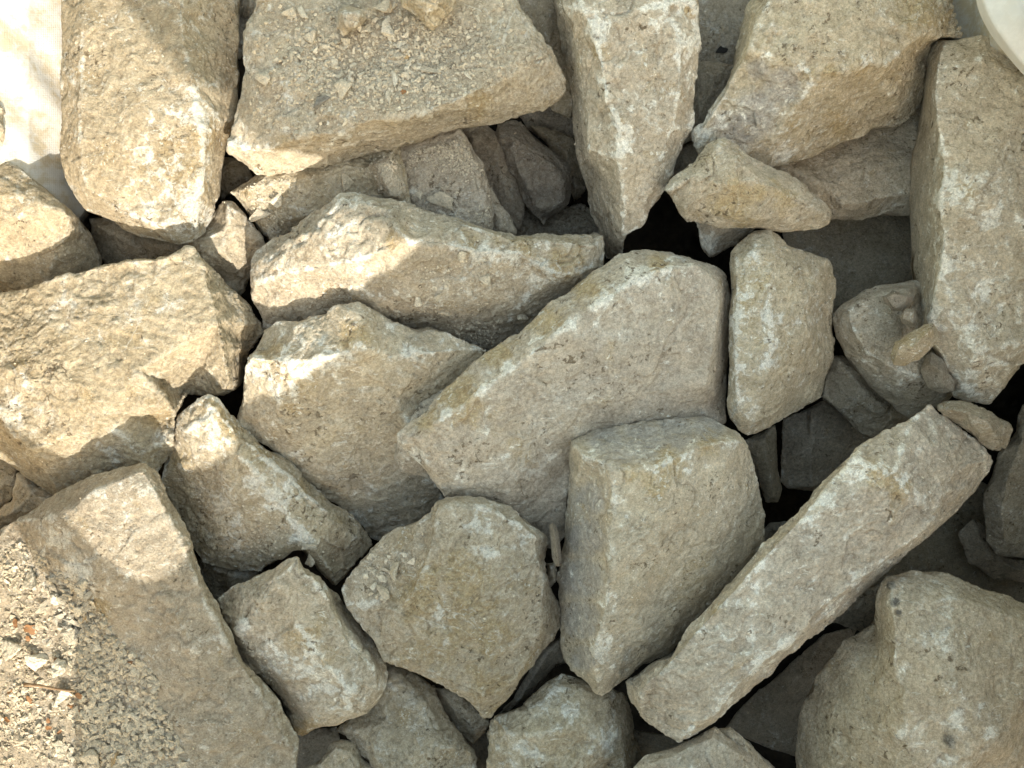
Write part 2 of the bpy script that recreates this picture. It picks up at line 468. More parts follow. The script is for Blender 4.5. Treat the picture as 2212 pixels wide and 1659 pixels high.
rock('limestone_slab', 'broad slab strewn with crumbs and chips, the largest stone at the top', 'boulder',
 '580,-60,5.5 548,16,5.5 529,49,5.3 520,90,5 520,153,5 516,204,4.8 505,259,4.4 494,292,4 494,327,3.6 518,346,2.6 545,363,2.2 556,376,1.6 603,382,1.2 646,376,1.2 668,367,1.2 720,357,1.2 747,349,1.2 774,338,1.2 835,327,1.2 875,316,1.2 916,303,1.2 998,278,1.2 1039,274,1.4 1083,265,1.6 1130,245,2 1173,235,2.2 1206,215,2.6 1221,197,3 1219,172,3.4 1206,142,3.8 1190,104,4.2 1173,79,4.6 1151,46,5 1132,22,5 1119,0,5 1095,-60,5',
 '494,310,4.4 545,322,5 584,324,5.4 620,308,6 669,292,6.6 726,289,6.8 753,278,6.8 808,259,7 889,256,7 911,245,7 971,221,7 1004,207,7 1060,180,6.8 1094,160,6.6 1150,110,6.2 1130,60,6 1100,-60,6|540,60,6 545,200,5.8 545,322,5|545,322,5 600,345,3.2 700,340,2.6 800,308,3|980,240,6 1090,235,3.8 1180,205,3.8',
 T=9, rough=.8, ochre=.16, white=.3, grey=.45, stains='w,540,324,18,.7 w,640,302,20,.6 w,760,275,18,.5 o,1040,222,26,.8 o,640,355,60,.35', key='slab', val=-.10, warm=.75)
rock('limestone_wedge', 'long wedge tapering downward to a point between dark gaps', 'boulder',
 '1196,-50,0 1199,0,-.5 1203,41,-.5 1211,82,-1 1219,136,-1.5 1230,191,-2 1237,259,-3 1244,314,-3.5 1253,355,-4 1268,409,-5 1276,450,-6 1292,490,-7 1309,562,-8 1342,560,-4 1345,530,-.5 1352,505,1 1383,493,1 1394,480,1.4 1397,452,1.5 1435,414,2 1454,379,2.2 1457,341,2.4 1478,297,2.8 1500,267,3 1503,245,3.2 1498,226,3.4 1506,164,4 1509,131,4.4 1517,90,4.8 1510,55,5 1506,11,5 1500,-50,4.5',
 '1206,-50,5 1215,14,5.5 1238,68,5.4 1257,150,5 1271,245,4.4 1276,322,3.6 1304,368,2.6 1315,409,1.8 1318,455,.5 1330,520,-1 1342,545,-2|1252,-50,6.5 1254,16,8 1276,63,8 1293,123,7.8 1301,177,7.6 1309,232,7.2 1334,245,7.2 1336,286,6.6 1339,341,5.8 1342,395,4.6 1347,450,3 1344,500,1.2|1254,16,8 1328,22,8.2 1380,18,8.2 1438,5,7.6 1503,8,6.4|1478,100,7.2 1470,200,6.4 1455,280,5.6 1420,360,4.4 1385,440,2.6',
 T=12, rough=.85, ochre=.15, white=.95, grey=.45, stains='w,1290,60,22,1 w,1305,180,20,1 w,1345,290,26,1 w,1450,30,30,.8 w,1370,230,35,.6 w,1470,110,22,.8 w,1400,60,30,.6 o,1490,22,14,1 o,1290,105,14,.9 w,1350,140,30,.5 o,1265,80,20,.5 d,1322,400,10,.4', key='wedge', val=0.1)
rock('limestone_block', 'chunky block with brown underside at the upper right, above the small ochre stone', 'boulder',
 '1664,-60,7 1619,0,2 1602,49,1 1591,95,1.4 1582,139,2 1570,175,2.6 1553,207,3 1534,237,3.2 1517,265,3 1498,283,2.6 1491,302,2 1501,328,1.6 1508,342,1.4 1570,352,1 1640,359,.4 1663,360,0 1679,355,-.3 1712,353,-.8 1753,344,-1 1822,306,-1.2 1860,295,-1.4 1888,275,-1.6 1923,273,-2 1950,260,-2 1985,233,-2 1998,190,-1 2005,125,1.5 2013,92,4.2 2046,79,5 2079,82,5 2062,30,5 2045,-60,5',
 '1660,-60,8 1660,5,8.4 1633,55,8.6 1620,101,8.6 1660,120,8.7 1698,128,8.8 1735,150,8.8 1754,168,8.8 1790,160,8.8 1835,151,8.8 1881,134,8.6 1917,140,8.2 1950,109,7.6 2013,92,4.4|1754,168,8.8 1735,215,7.4 1709,250,6 1678,300,3.8 1655,358,.6|1620,101,8.6 1590,150,6.4 1560,210,5.2 1520,275,4 1502,305,3|1917,140,8.2 1905,175,6 1890,225,2 1882,270,-1.2|1660,5,8.4 1760,70,9.2 1880,134,8.6|1740,-60,9 1880,20,8.8 1990,75,7.6|1780,165,8.7 1830,175,7.6 1900,165,6.8',
 T=11, rough=.9, ochre=.25, white=.45, grey=.35, stains='g,1690,190,36,1 g,1640,240,40,1 g,1600,280,36,1 g,1640,150,24,.8 g,1560,270,24,.7 o,1750,158,12,1 o,1795,155,14,1 w,1730,150,18,1 w,1745,190,14,.9 o,1990,30,40,.8 w,1820,90,18,.6 w,1870,128,16,.8 o,1812,265,22,1 w,1690,350,18,.8 w,1540,240,30,.7 w,1515,300,18,.7 o,1860,150,16,.8 o,1960,30,30,.6 o,1700,300,30,.45', key='block_ur', val=0.1)
rock('limestone_pillar', 'tall upright block along the right edge with a pale worn long edge', 'boulder',
 '2013,92,2 2035,82,4 2073,83,5 2114,76,6 2160,82,6 2220,140,6 2290,150,6 2300,500,6 2290,720,5 2212,784,3 2193,796,2.6 2176,822,2.2 2161,845,1.8 2137,877,1 2101,868,1 2060,858,.5 2050,830,.6 2035,796,.6 2018,756,.4 2003,735,-.4 1988,708,-1 1983,672,-2 1975,625,-2.4 1969,576,-2.8 1969,521,-3 1966,480,-3 1964,425,-3 1964,400,-2.8 1966,355,-2.5 1972,322,-2 1980,273,-1.6 1988,232,-1 1991,186,-.5 1995,164,0 1999,123,1',
 '2035,100,5.6 2022,140,6.2 2016,191,6.6 2021,245,6.8 2033,314,7 2038,382,7 2028,436,6.6 2036,521,6.4 2031,590,5.8 2020,644,5 2008,680,4 2012,730,3 2040,780,2.6 2080,838,2 2137,877,1|2035,100,5.6 2120,120,7 2220,170,7.4|2038,382,7 2110,420,8 2212,480,7.4|2008,680,4 2110,760,5.4 2180,790,4',
 T=14, rough=.6, ochre=.15, white=.55, grey=.15, stains='o,2090,410,16,1 w,2060,420,34,1 w,2050,380,20,.8 w,2130,470,22,.7 w,2028,330,18,.8 w,2025,200,14,.5 w,2110,620,30,.6 w,2040,540,26,.6 w,2000,660,18,.8 w,2100,830,22,.7', key='pillar', val=0.13)
rock('limestone_block', 'big buff block at left with ribbed layered face in full sun', 'boulder',
 '-80,655,4.4 0,632,4.6 41,622,4.6 76,613,4.8 131,597,5 213,575,5.4 245,567,5.6 300,561,6 333,560,6.2 374,553,6.2 398,537,5.6 412,537,5.4 425,550,5 442,568,4 475,602,1.6 518,641,.6 546,671,0 562,698,-.6 568,716,-1 545,745,-2 527,770,-2.5 524,831,-3 505,840,-1 490,848,1.5 470,850,1.5 440,850,0 409,845,0 390,862,1 376,880,2 372,900,2 371,970,1.5 349,1002,1 341,1038,.5 300,1080,-1 200,1110,-1 118,1072,-.5 82,1045,0 41,1018,0 11,997,0 -80,950,0',
 '0,660,4.8 60,640,4.9 131,615,5.1 245,583,5.5 340,572,5.8 400,560,5.6 436,572,5.6 455,630,5.8 472,698,5.8 485,766,5.4 497,830,3.6|409,845,4.4 400,855,4.4 376,890,4 372,950,3|0,900,6 60,980,4.8 118,1055,2.2|200,620,5.4 300,800,6.6 370,880,4.4|-80,800,5.6 60,820,6.4 220,900,6.2 300,980,3.4|300,800,6.6 220,900,6.2',
 T=12, rough=.75, strata=(-22, 1.7), ochre=.42, white=.3, grey=.15, stains='w,30,880,50,.9 w,240,950,50,.6 w,80,690,26,.5 o,330,650,18,.6 o,300,730,26,.6 o,170,760,60,.4 o,60,780,40,.4 o,350,905,20,1 w,340,950,20,.7 w,110,930,40,.6', key='ribbed', val=-.22, warm=.85)
rock('limestone_block', 'long humped block in the middle, rough cleft face lit at its left end', 'boulder',
 '544,559,1.6 557,545,2 583,521,2.6 630,503,3.2 668,472,3.8 701,447,4.4 723,425,4.8 736,420,5 780,422,5.2 821,429,5.2 871,433,4.8 903,445,4.2 931,455,4 985,466,3.6 1026,484,3.4 1067,493,3 1124,504,3 1179,503,3 1206,508,2.8 1261,508,2.6 1304,506,2.4 1309,536,2.2 1310,549,2 1306,580,1.4 1260,640,-1 1160,710,-3 1060,770,-4 980,760,-4.4 900,760,-4 780,740,-3 650,760,-2.5 575,740,-2 567,714,-1 554,674,0 546,650,.6 546,617,1',
 '736,428,6 800,440,6.6 836,456,7 850,480,7.6 858,495,8 867,512,8.2 840,532,7.8 770,562,7 700,580,6 620,590,5 552,610,3|720,450,6.4 650,520,5.6 580,560,4 550,590,2.6|867,512,8.2 889,520,7.8 944,520,7.2 985,533,6.8 1042,543,6.2 1119,549,5.8 1160,571,5.4 1193,593,5 1234,593,4.4 1283,580,3|700,600,4.8 790,640,4 860,640,4.6 960,640,4 1060,640,3 1160,640,2.2|780,700,0 900,710,-.6 1000,720,-1.6 1080,700,-1.2|1000,480,5 1120,520,5.6 1290,525,3.6',
 T=11, rough=1.0, strata=(12, .5), ochre=.3, white=.75, grey=.35, stains='w,1050,550,22,.9 w,1100,560,26,1 w,1165,590,30,1 w,900,520,26,.7 o,1220,560,34,.8 o,1130,520,30,.6 o,1260,540,20,.6 o,850,525,22,.7 w,620,580,30,.7 w,740,600,50,.5 w,985,540,20,.6 o,1050,500,40,.5', key='hump', val=-.08, warm=.5)
rock('limestone_block', 'block with chalky ridge below the humped one, left top corner sunlit', 'boulder',
 '567,714,2.4 594,693,3 622,692,3.2 649,692,3.4 668,683,3.8 701,678,4.4 723,662,4.8 747,657,5 775,653,5.2 788,661,5 821,678,4 840,692,3.6 876,702,3.4 903,709,3.2 931,705,3 966,711,2.8 996,727,2.4 1039,746,2 1053,757,1.8 1050,800,0 980,900,-2 940,1000,-3.4 960,1080,-5 900,1140,-7 819,1170,-7.4 797,1160,-7 756,1108,-5 699,1070,-3.4 658,1034,-2.2 611,988,-.4 556,954,.6 510,918,1.6 515,888,2.2 522,866,2.6 526,809,3 532,771,3 551,746,2.6',
 '526,795,3.8 545,772,5 608,782,5.6 684,774,6.2 753,763,6.6 800,752,6.4 835,772,5.6 876,764,5 944,760,4.2 1020,752,2.6|775,653,5.8 782,700,6.4 770,740,6.6 800,752,6.4|650,700,4.4 620,740,4.6 600,780,5.4|790,700,5.8 860,730,4.4 960,730,3.6|835,772,5.6 850,850,3.4 900,950,.4 930,1010,-2.4|600,900,3.2 700,1000,0 800,1100,-5|860,1020,-2 820,1100,-5',
 T=9, rough=.8, strata=(20, .35), ochre=.24, white=.6, grey=.5, stains='w,640,790,40,1 w,720,775,36,1 w,560,800,26,.9 w,900,768,40,.8 w,960,730,28,.7 w,850,710,20,.8 o,770,730,24,.9 o,580,750,30,.5 w,590,830,30,.7 o,650,840,30,.4', key='chalky')
rock('limestone_block', 'largest smooth grey stone in the centre with a rusty rim along its upper left', 'boulder',
 '854,952,5 860,933,5 885,908,5 921,880,5 959,839,5 985,820,5 1026,779,5 1056,755,5 1097,725,4.8 1124,716,4.8 1152,688,4.8 1168,669,4.8 1190,651,4.8 1231,631,4.8 1250,614,4.8 1275,595,4.8 1305,575,4.6 1331,551,4.4 1370,540,3.4 1397,536,3.6 1452,542,3.6 1490,551,3.4 1515,562,3.2 1542,571,2.8 1561,590,2.2 1572,608,1.6 1576,642,1 1576,700,.6 1575,751,.2 1573,820,-.4 1569,861,-.8 1570,915,-.4 1480,960,.4 1350,980,.6 1240,1000,1 1229,1060,.6 1224,1124,-.8 1220,1160,-2 1190,1190,-2.4 1100,1130,0 1010,1090,1.6 959,1072,2.4 937,1042,3 921,1015,3.4 905,1003,3.6 874,977,4.2',
 '870,962,5.4 890,945,6.2 921,925,6.8 959,900,7.2 1003,874,7.4 1042,842,7.6 1097,800,7.8 1152,760,7.9 1212,716,8 1261,671,8 1315,642,8 1345,620,8 1364,598,7.8 1397,597,7.6 1425,584,7.4 1455,573,7 1500,572,6.4 1530,585,5.8 1546,610,5.4 1553,656,5.2 1545,738,5 1525,830,4.2|1364,598,7.8 1350,570,6 1335,553,3.6|921,1005,5 1000,1040,4.6 1100,1060,3 1180,1060,.6|1250,870,5.6 1190,960,4.4 1180,1060,2|1300,740,7.4 1400,850,4.4 1500,880,2|960,960,6.6 1100,970,5.4 1190,960,4.4|1400,850,4.4 1300,930,2.6',
 T=12, rough=.65, rnd=1, ochre=.2, white=.4, grey=.85, stains='o,1170,690,30,1 o,1000,850,40,.9 o,920,905,30,.8 o,1080,765,34,1 o,1270,620,26,.9 w,960,892,18,1 w,1050,835,20,.9 w,1150,757,20,.9 w,1240,700,16,.8 w,1380,600,22,.8 w,1450,575,20,.8 w,1000,880,14,.9 o,1100,940,50,.4 w,900,985,16,.9 o,1420,570,20,.7 w,1090,800,14,.8 w,1310,640,14,.8', key='centre', val=0.02)
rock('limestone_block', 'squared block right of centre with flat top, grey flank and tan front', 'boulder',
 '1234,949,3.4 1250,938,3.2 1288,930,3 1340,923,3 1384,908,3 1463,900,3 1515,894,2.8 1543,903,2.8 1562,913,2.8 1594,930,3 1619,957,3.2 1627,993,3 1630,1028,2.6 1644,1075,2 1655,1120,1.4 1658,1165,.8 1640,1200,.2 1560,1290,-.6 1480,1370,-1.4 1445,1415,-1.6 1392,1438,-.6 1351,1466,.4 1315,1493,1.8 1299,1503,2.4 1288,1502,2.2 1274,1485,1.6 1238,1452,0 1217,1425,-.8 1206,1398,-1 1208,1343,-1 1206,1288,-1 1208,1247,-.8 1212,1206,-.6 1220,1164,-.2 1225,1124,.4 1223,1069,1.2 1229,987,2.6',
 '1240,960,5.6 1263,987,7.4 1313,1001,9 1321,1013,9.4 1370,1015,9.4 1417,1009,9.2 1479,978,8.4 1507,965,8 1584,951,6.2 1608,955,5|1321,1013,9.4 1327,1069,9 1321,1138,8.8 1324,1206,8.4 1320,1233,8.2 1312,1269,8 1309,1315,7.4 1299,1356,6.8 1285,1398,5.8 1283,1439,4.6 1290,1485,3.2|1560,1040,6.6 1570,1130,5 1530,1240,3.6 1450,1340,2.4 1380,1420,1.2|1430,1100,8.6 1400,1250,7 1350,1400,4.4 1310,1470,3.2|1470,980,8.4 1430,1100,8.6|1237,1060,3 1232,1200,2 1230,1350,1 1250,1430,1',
 T=12, rough=.7, rnd=1, ochre=.2, white=.4, grey=.4, stains='g,1310,965,34,1 g,1390,955,36,1.1 g,1460,935,34,1.1 g,1530,922,30,1 g,1350,990,24,.8 g,1275,1080,30,1 g,1268,1160,34,1.1 g,1262,1250,36,1.1 g,1255,1340,34,1.1 g,1262,1420,24,1 g,1380,960,40,.6 w,1310,1300,16,.8 w,1318,1200,10,.9 w,1300,1400,20,.9 w,1430,1010,24,.8 o,1400,1040,22,1 o,1450,1000,26,.8 o,1360,1030,20,.7 w,1480,985,18,.7 o,1540,960,24,.6 w,1270,985,14,.7 o,1490,1240,60,.35 w,1360,1440,24,.4', key='squared', val=0.22, warm=.7)  # grey spots paint shade on the top face and grey the flank
rock('limestone_slab', 'flat ochre-stained slab with scratches, left of the squared block', 'boulder',
 '930,1110,4 939,1088,4 961,1072,4 1009,1069,4.2 1036,1074,4.2 1064,1083,4 1100,1094,3.8 1127,1113,3.6 1144,1129,3.4 1171,1143,3 1185,1160,2.8 1190,1176,2.4 1182,1190,2.4 1177,1206,2.4 1180,1240,1.4 1184,1262,.8 1200,1290,-.6 1212,1315,-1.2 1209,1348,-1.2 1195,1381,-.6 1174,1406,0 1157,1438,.8 1138,1457,1.2 1116,1485,1.6 1105,1507,1.8 1078,1534,2 1058,1560,2 1042,1556,2 1028,1539,2.4 1006,1507,2.8 974,1493,3 941,1480,3 898,1460,3 868,1444,3 829,1425,3 813,1392,2.8 780,1354,2.8 761,1329,2.8 745,1299,3 731,1270,3 748,1242,3 778,1206,3 802,1180,3 826,1158,3 856,1139,3.2 886,1133,3.4 911,1120,3.6',
 '945,1110,5.6 932,1164,6 924,1197,6 907,1250,6 882,1290,5.6 852,1320,5|936,1108,4.6 919,1162,4.8 910,1194,4.8 892,1245,4.8 868,1283,4.5 836,1312,4.2|960,1090,5.6 1040,1090,6 1120,1125,5.4 1160,1160,4.8 1160,1206,4.6 1176,1250,3.8 1170,1320,3.6 1165,1370,3.4 1140,1420,3.4 1090,1500,3.2|908,1126,4.4 876,1200,4.5 838,1270,4.3 792,1312,4|1000,1200,6.6 1080,1350,5.6 1040,1500,4|880,1430,4.2 980,1480,4',
 T=7, rough=.85, ochre=.4, white=.45, grey=.15, stains='o,1000,1260,50,.8 o,900,1290,50,.9 o,960,1390,60,.6 o,1050,1350,60,.5 o,920,1240,26,1 w,960,1340,22,.6 w,880,1410,20,.6 w,1040,1130,24,.6 o,1060,1480,40,.5 w,1060,1190,16,.5', key='ochre_slab')
rock('limestone_bar', 'long straight bar-shaped stone slanting across the lower right', 'boulder',
 '2010,874,4 1985,887,4.4 1960,906,4.8 1930,922,5 1877,948,5.4 1858,960,5.4 1844,977,5.6 1809,1008,5.6 1775,1041,5.6 1759,1066,5.6 1729,1096,5.6 1698,1129,5.6 1679,1148,5.6 1646,1178,5.6 1627,1206,5.6 1605,1225,5.6 1588,1250,5.6 1561,1274,5.4 1539,1296,5.4 1522,1321,5.4 1490,1348,5.2 1468,1376,5.2 1460,1400,5 1443,1420,4.6 1420,1430,3 1380,1452,1.4 1347,1471,.4 1351,1500,.4 1361,1522,1 1376,1540,2 1390,1556,3 1416,1579,3.6 1446,1592,3.8 1466,1606,3.8 1480,1600,3.6 1507,1582,3.2 1545,1563,2.6 1575,1532,2 1609,1506,1.6 1663,1459,1.4 1718,1407,1.4 1762,1371,1.4 1811,1335,1.4 1855,1289,1.4 1910,1240,1.4 1945,1208,1.4 1990,1167,1.6 2034,1126,1.8 2083,1087,2 2116,1046,2.2 2140,1021,2.4 2148,994,2.6 2140,975,2.8 2126,962,3 2072,925,3.2 2030,892,3.6',
 '1833,996,8 1894,1012,8.4 1929,1023,8.4 1960,1059,7.8 1990,1073,7|2030,1040,6 2040,1068,6 2018,1123,6 1976,1164,6.2 1908,1219,6.4 1848,1258,6.4 1778,1313,6.4 1732,1359,6.4 1690,1395,6.4 1636,1444,6.4 1577,1499,6 1545,1537,5.6 1506,1565,5 1478,1588,4.6|1443,1420,6 1405,1462,6.2 1385,1490,6 1378,1520,5|1850,985,7.6 1700,1150,8 1560,1300,7.8 1420,1460,6.4|1960,930,6 2000,960,5.8 2100,1000,4.4|1908,1030,8.4 1950,1100,7 1976,1164,6.2',
 T=8, rough=.8, rnd=1, ochre=.12, white=.5, grey=.75, stains='w,1850,1255,16,1 w,1790,1300,18,1 w,1700,1385,20,1 w,1640,1440,18,1 w,1560,1515,22,1 w,1900,1215,14,.8 w,1490,1580,14,.6 o,1900,1040,26,1 o,1870,1020,26,.9 o,1940,1060,18,1 w,1950,1030,14,.9 w,1850,1010,20,.7 w,1780,1080,16,.6 w,2000,1080,20,.6 o,1545,1315,30,.45', key='bar', val=0.18)
rock('limestone_block', 'big dull block filling the lower right corner with a wavy upright ridge', 'boulder',
 '1973,1232,3 2001,1238,3 2028,1240,3 2075,1253,3 2129,1275,2.6 2171,1286,2.4 2206,1302,2.2 2300,1335,2 2310,1745,1 1725,1745,-3 1721,1646,-3 1721,1605,-3 1726,1550,-3 1737,1509,-2.6 1753,1492,-2.2 1759,1461,-2 1773,1440,-1.6 1806,1401,-1 1822,1382,-.8 1861,1363,-.4 1883,1347,0 1889,1335,2 1893,1310,3 1893,1285,3 1897,1269,3 1912,1247,3 1932,1244,3 1959,1235,3',
 '1945,1250,4.6 1927,1270,5.6 1926,1315,6.6 1932,1370,7 1931,1439,7.2 1951,1469,7.6 1954,1521,7.8 1957,1590,7.8 1973,1645,7.8 1975,1745,7.6|1889,1345,1.6 1893,1398,3 1898,1439,4.4 1931,1450,7|1945,1250,4.6 2060,1290,5.8 2160,1320,5.6 2300,1380,5|1830,1440,1.4 1800,1540,2 1790,1660,2|1898,1439,4.4 1870,1500,4.4 1880,1600,5.2 1890,1745,5|2060,1480,8.2 2150,1600,8',
 T=12, rough=.7, rnd=1, ochre=.12, white=.3, grey=.2, stains='d,1925,1265,9,1.1 d,1933,1300,9,1.1 d,1942,1325,8,1 w,1950,1450,16,.9 w,1955,1590,20,.7 d,2075,1540,16,.9 d,2050,1600,20,.8 w,2065,1550,16,1 d,2030,1640,16,.8 w,2130,1590,22,.8 w,2060,1640,34,.9 w,2020,1370,22,.6 w,1935,1400,16,.6 d,2060,1495,10,.7 w,2120,1540,16,.6', key='corner', val=0)
rock('limestone_block', 'great block in the lower left corner carrying a spill of gravel on its shelf', 'boulder',
 '-80,1175,4.4 0,1139,4.6 22,1126,4.6 76,1099,4.8 117,1067,5 153,1050,5.2 196,1025,5.4 254,1014,5.8 300,1003,6.2 319,1008,6.4 335,1027,6.4 349,1055,6.4 374,1096,6 393,1126,6 412,1166,5.8 423,1197,5.8 436,1237,5.6 450,1277,5.2 464,1296,5 478,1330,4.8 496,1359,4.6 513,1392,4.4 532,1432,4.2 559,1465,4 603,1509,3.6 611,1524,3.4 622,1548,3.2 641,1590,3 646,1617,3 639,1655,2.8 620,1745,2.4 -80,1745,3',
 '95,1121,6.4 150,1108,7.4 200,1062,7.8 254,1044,8.2 310,1018,8.2 330,1050,8.2 360,1110,7.6 400,1180,7.2 440,1290,6.6 500,1400,6 580,1520,5 630,1620,4|95,1121,6.2 108,1150,6.6 130,1200,6.6 178,1258,6.6 230,1300,6.4 280,1340,6.2 330,1420,6 370,1500,5.8 400,1600,5.4 420,1745,5|-80,1220,4.6 60,1190,4.8 120,1280,4.8 170,1340,4.6 230,1400,4.8 250,1500,4.6 260,1745,4.2|250,1150,8 330,1250,7.4 420,1400,6.8 520,1560,5.6',
 T=13, rough=.7, ochre=.2, white=.5, grey=.4, stains='w,180,1230,30,.9 w,280,1180,34,.6 w,130,1160,24,.7 w,90,1130,26,.6 o,220,1310,26,.9 w,270,1240,24,.7 w,370,1620,26,.6 w,440,1610,26,.5 w,300,1460,22,.5', key='gravelly', val=-.16, warm=.4)
rock('limestone_block', 'sloping block with an orange crest between the ribbed block and the chalky one', 'boulder',
 '449,852,4.4 430,866,4 390,893,3 375,906,2.6 373,970,1.6 363,977,1.2 352,1002,.8 342,1034,.4 350,1090,-1 380,1130,-1.6 420,1190,-2.2 440,1215,-2.6 518,1232,-3 560,1238,-2.4 602,1214,-1.4 635,1192,0 660,1190,.4 690,1234,-1 725,1268,-2 760,1230,-3 792,1192,-3.6 806,1177,-4 797,1158,-3.8 781,1127,-3.4 756,1106,-3 712,1081,-2.4 685,1056,-1.8 647,1026,-1 611,990,-.2 575,971,.4 542,941,1.2 516,916,2 500,900,2.4 480,874,3.6 463,857,4.2',
 '449,868,5 452,900,5.2 470,930,5 505,975,4.4 545,1010,3.8 575,1060,3.2 602,1090,2.8 624,1119,2.4 655,1146,2 668,1165,1.6 680,1190,.6 720,1240,-.6|470,890,4.8 520,945,3.6 600,1010,2.2 700,1100,.4 770,1160,-1.8|400,930,3.6 420,990,3 480,1050,2.6 560,1120,2 640,1165,1.6|440,1160,-.6 520,1190,-.6 600,1190,.4',
 T=10, rough=.9, ochre=.32, white=.7, grey=.35, stains='o,470,890,24,1 o,490,920,26,.9 o,560,980,22,.8 w,545,1040,26,.9 w,600,1090,26,1 w,650,1150,22,1 w,450,940,34,.9 o,385,990,18,.8 w,500,1150,26,.6 o,650,1060,26,.6 w,700,1080,26,.5 w,460,1130,24,.5 o,740,1130,22,.4', key='orange_crest')
rock('limestone_block', 'speckled block under the orange crest one, lying against the gravelly corner block', 'boulder',
 '641,1199,3.4 603,1218,3 545,1242,2.6 505,1263,2.2 468,1292,1.8 480,1330,1.8 497,1360,1.8 515,1402,1.6 534,1433,1.4 575,1474,1 600,1504,.8 614,1529,.6 630,1570,.6 641,1592,.6 658,1588,.8 685,1581,1 726,1570,1.4 753,1559,1.6 791,1540,1.6 821,1507,1.4 834,1480,1 839,1452,.4 830,1420,-.4 800,1375,-1 760,1320,-1 731,1277,0 718,1264,.6 701,1252,1.8 682,1236,2.6 658,1226,3 647,1207,3.4',
 '641,1205,4.6 600,1245,5 575,1261,5 561,1288,5.2 548,1315,5.2 515,1348,4.4 502,1360,3.4|650,1225,4.8 690,1260,4.4 720,1300,4 750,1370,3.6 767,1395,3.4 808,1440,3 815,1480,3|515,1370,3.8 560,1430,2.8 620,1500,2.2 680,1560,2.2 760,1545,2.6|620,1320,5.4 690,1420,5 750,1490,4 790,1520,2.8|560,1350,5 600,1430,4',
 T=9, rough=.85, ochre=.28, white=.7, grey=.35, stains='w,520,1352,16,1 w,560,1320,14,.7 w,600,1420,24,.9 w,670,1400,26,.7 w,650,1440,20,.8 w,700,1480,30,.9 d,560,1400,22,.5 d,610,1490,22,.5 o,640,1390,40,.5 o,660,1575,26,.9 w,740,1520,22,.7 o,700,1440,30,.4 w,700,1260,12,.7', key='speckled')
rock('limestone_block', 'rounded upright stone between the big grey centre stone and the pillar at right', 'boulder',
 '1622,507,2.6 1641,499,3 1663,499,3 1682,508,2.8 1705,527,2.4 1732,535,2 1759,546,1.4 1789,557,.8 1797,576,.2 1806,604,-.4 1804,631,-.8 1797,685,-1.4 1800,740,-1.8 1798,785,-2.2 1784,822,-2.4 1776,860,-2.4 1740,883,-1.6 1696,905,-.6 1663,924,.2 1633,938,.8 1614,943,1 1606,938,1.2 1589,924,1.6 1572,904,2 1568,877,2.2 1570,840,2.4 1574,807,2.6 1574,753,2.8 1573,685,3 1578,644,3.2 1578,609,3.2 1573,570,3 1576,546,2.8 1587,535,2.6 1607,519,2.6',
 '1590,560,4.4 1630,540,5 1670,545,5 1720,580,4.6 1745,640,4.2 1740,720,4 1720,800,3.2 1680,870,2.4 1630,915,2.4|1586,600,5 1588,700,5 1588,800,4.6 1590,880,3.6 1630,915,2.4|1660,640,5.8 1665,760,5.2 1640,860,3.8|1700,540,3.6 1770,580,2.4 1785,640,1.6',
 T=10, rough=.7, rnd=1, ochre=.25, white=.6, grey=.25, stains='w,1665,690,16,1 w,1670,740,14,.9 w,1655,790,18,1 o,1640,610,26,.7 o,1610,640,22,.6 w,1600,860,24,.8 w,1640,560,18,.6 w,1600,780,16,.6', key='upright', val=0.14)
rock('limestone_block', 'small angular ochre stone perched above the black gap', 'rock',
 '1435,409,4.4 1454,387,4.6 1487,363,4.8 1508,341,5 1533,308,5 1550,301,5 1577,303,5 1599,319,5 1623,338,4.8 1649,355,4.6 1698,374,4.2 1731,393,4 1772,431,3.6 1790,445,3.4 1803,465,3 1795,483,2.8 1766,495,2.8 1739,497,2.8 1695,503,3 1663,501,3 1644,494,3 1606,495,3 1565,497,3 1537,492,3 1510,486,3.2 1482,477,3.4 1466,461,3.6 1455,439,3.8 1449,420,4',
 '1445,412,5.6 1500,380,6.6 1552,320,6.8 1600,350,7.2 1650,390,7 1720,430,5.8 1780,462,4.4|1500,380,6.6 1560,400,7.4 1650,390,7|1480,450,5 1560,470,5.2 1660,475,5 1740,475,4.2|1560,400,7.4 1600,460,5.6',
 T=4.5, vox=1.5, rough=.7, ochre=.45, white=.3, grey=.2, stains='o,1600,420,36,.8 o,1580,450,30,.8 w,1545,470,20,.7 w,1560,350,22,.7 o,1640,410,26,.7 o,1700,440,20,.5', key='perched', val=0.08)
rock('limestone_block', 'rounded cleft stone at the bottom edge, directly under the tip of the squared block', 'boulder',
 '1058,1559,-.5 1069,1545,-.4 1097,1532,-.4 1132,1518,-.4 1152,1496,-.8 1184,1463,-1.2 1212,1450,-1.4 1240,1452,-1.6 1300,1470,-1.6 1345,1495,-2.6 1362,1534,-4 1370,1590,-5 1385,1640,-5.4 1385,1745,-5.4 1058,1745,0 1052,1658,0 1053,1606,-.2 1046,1587,-.2',
 '1070,1555,1 1091,1581,1.6 1119,1609,2 1141,1614,2.2 1157,1633,2.2 1165,1745,2.2|1140,1535,1 1200,1490,.4 1260,1490,.2 1310,1520,0 1340,1580,-.6 1350,1650,-1 1352,1745,-1|1150,1590,2.6 1230,1570,2.4 1300,1600,1.4|1070,1620,1 1090,1700,1',
 T=9, rough=.95, rnd=1, ochre=.3, white=.5, grey=.25, stains='d,1100,1575,14,.7 w,1130,1612,18,.9 w,1155,1640,16,.8 w,1210,1510,30,.5 o,1210,1620,40,.4 w,1290,1600,24,.5', key='cleft')
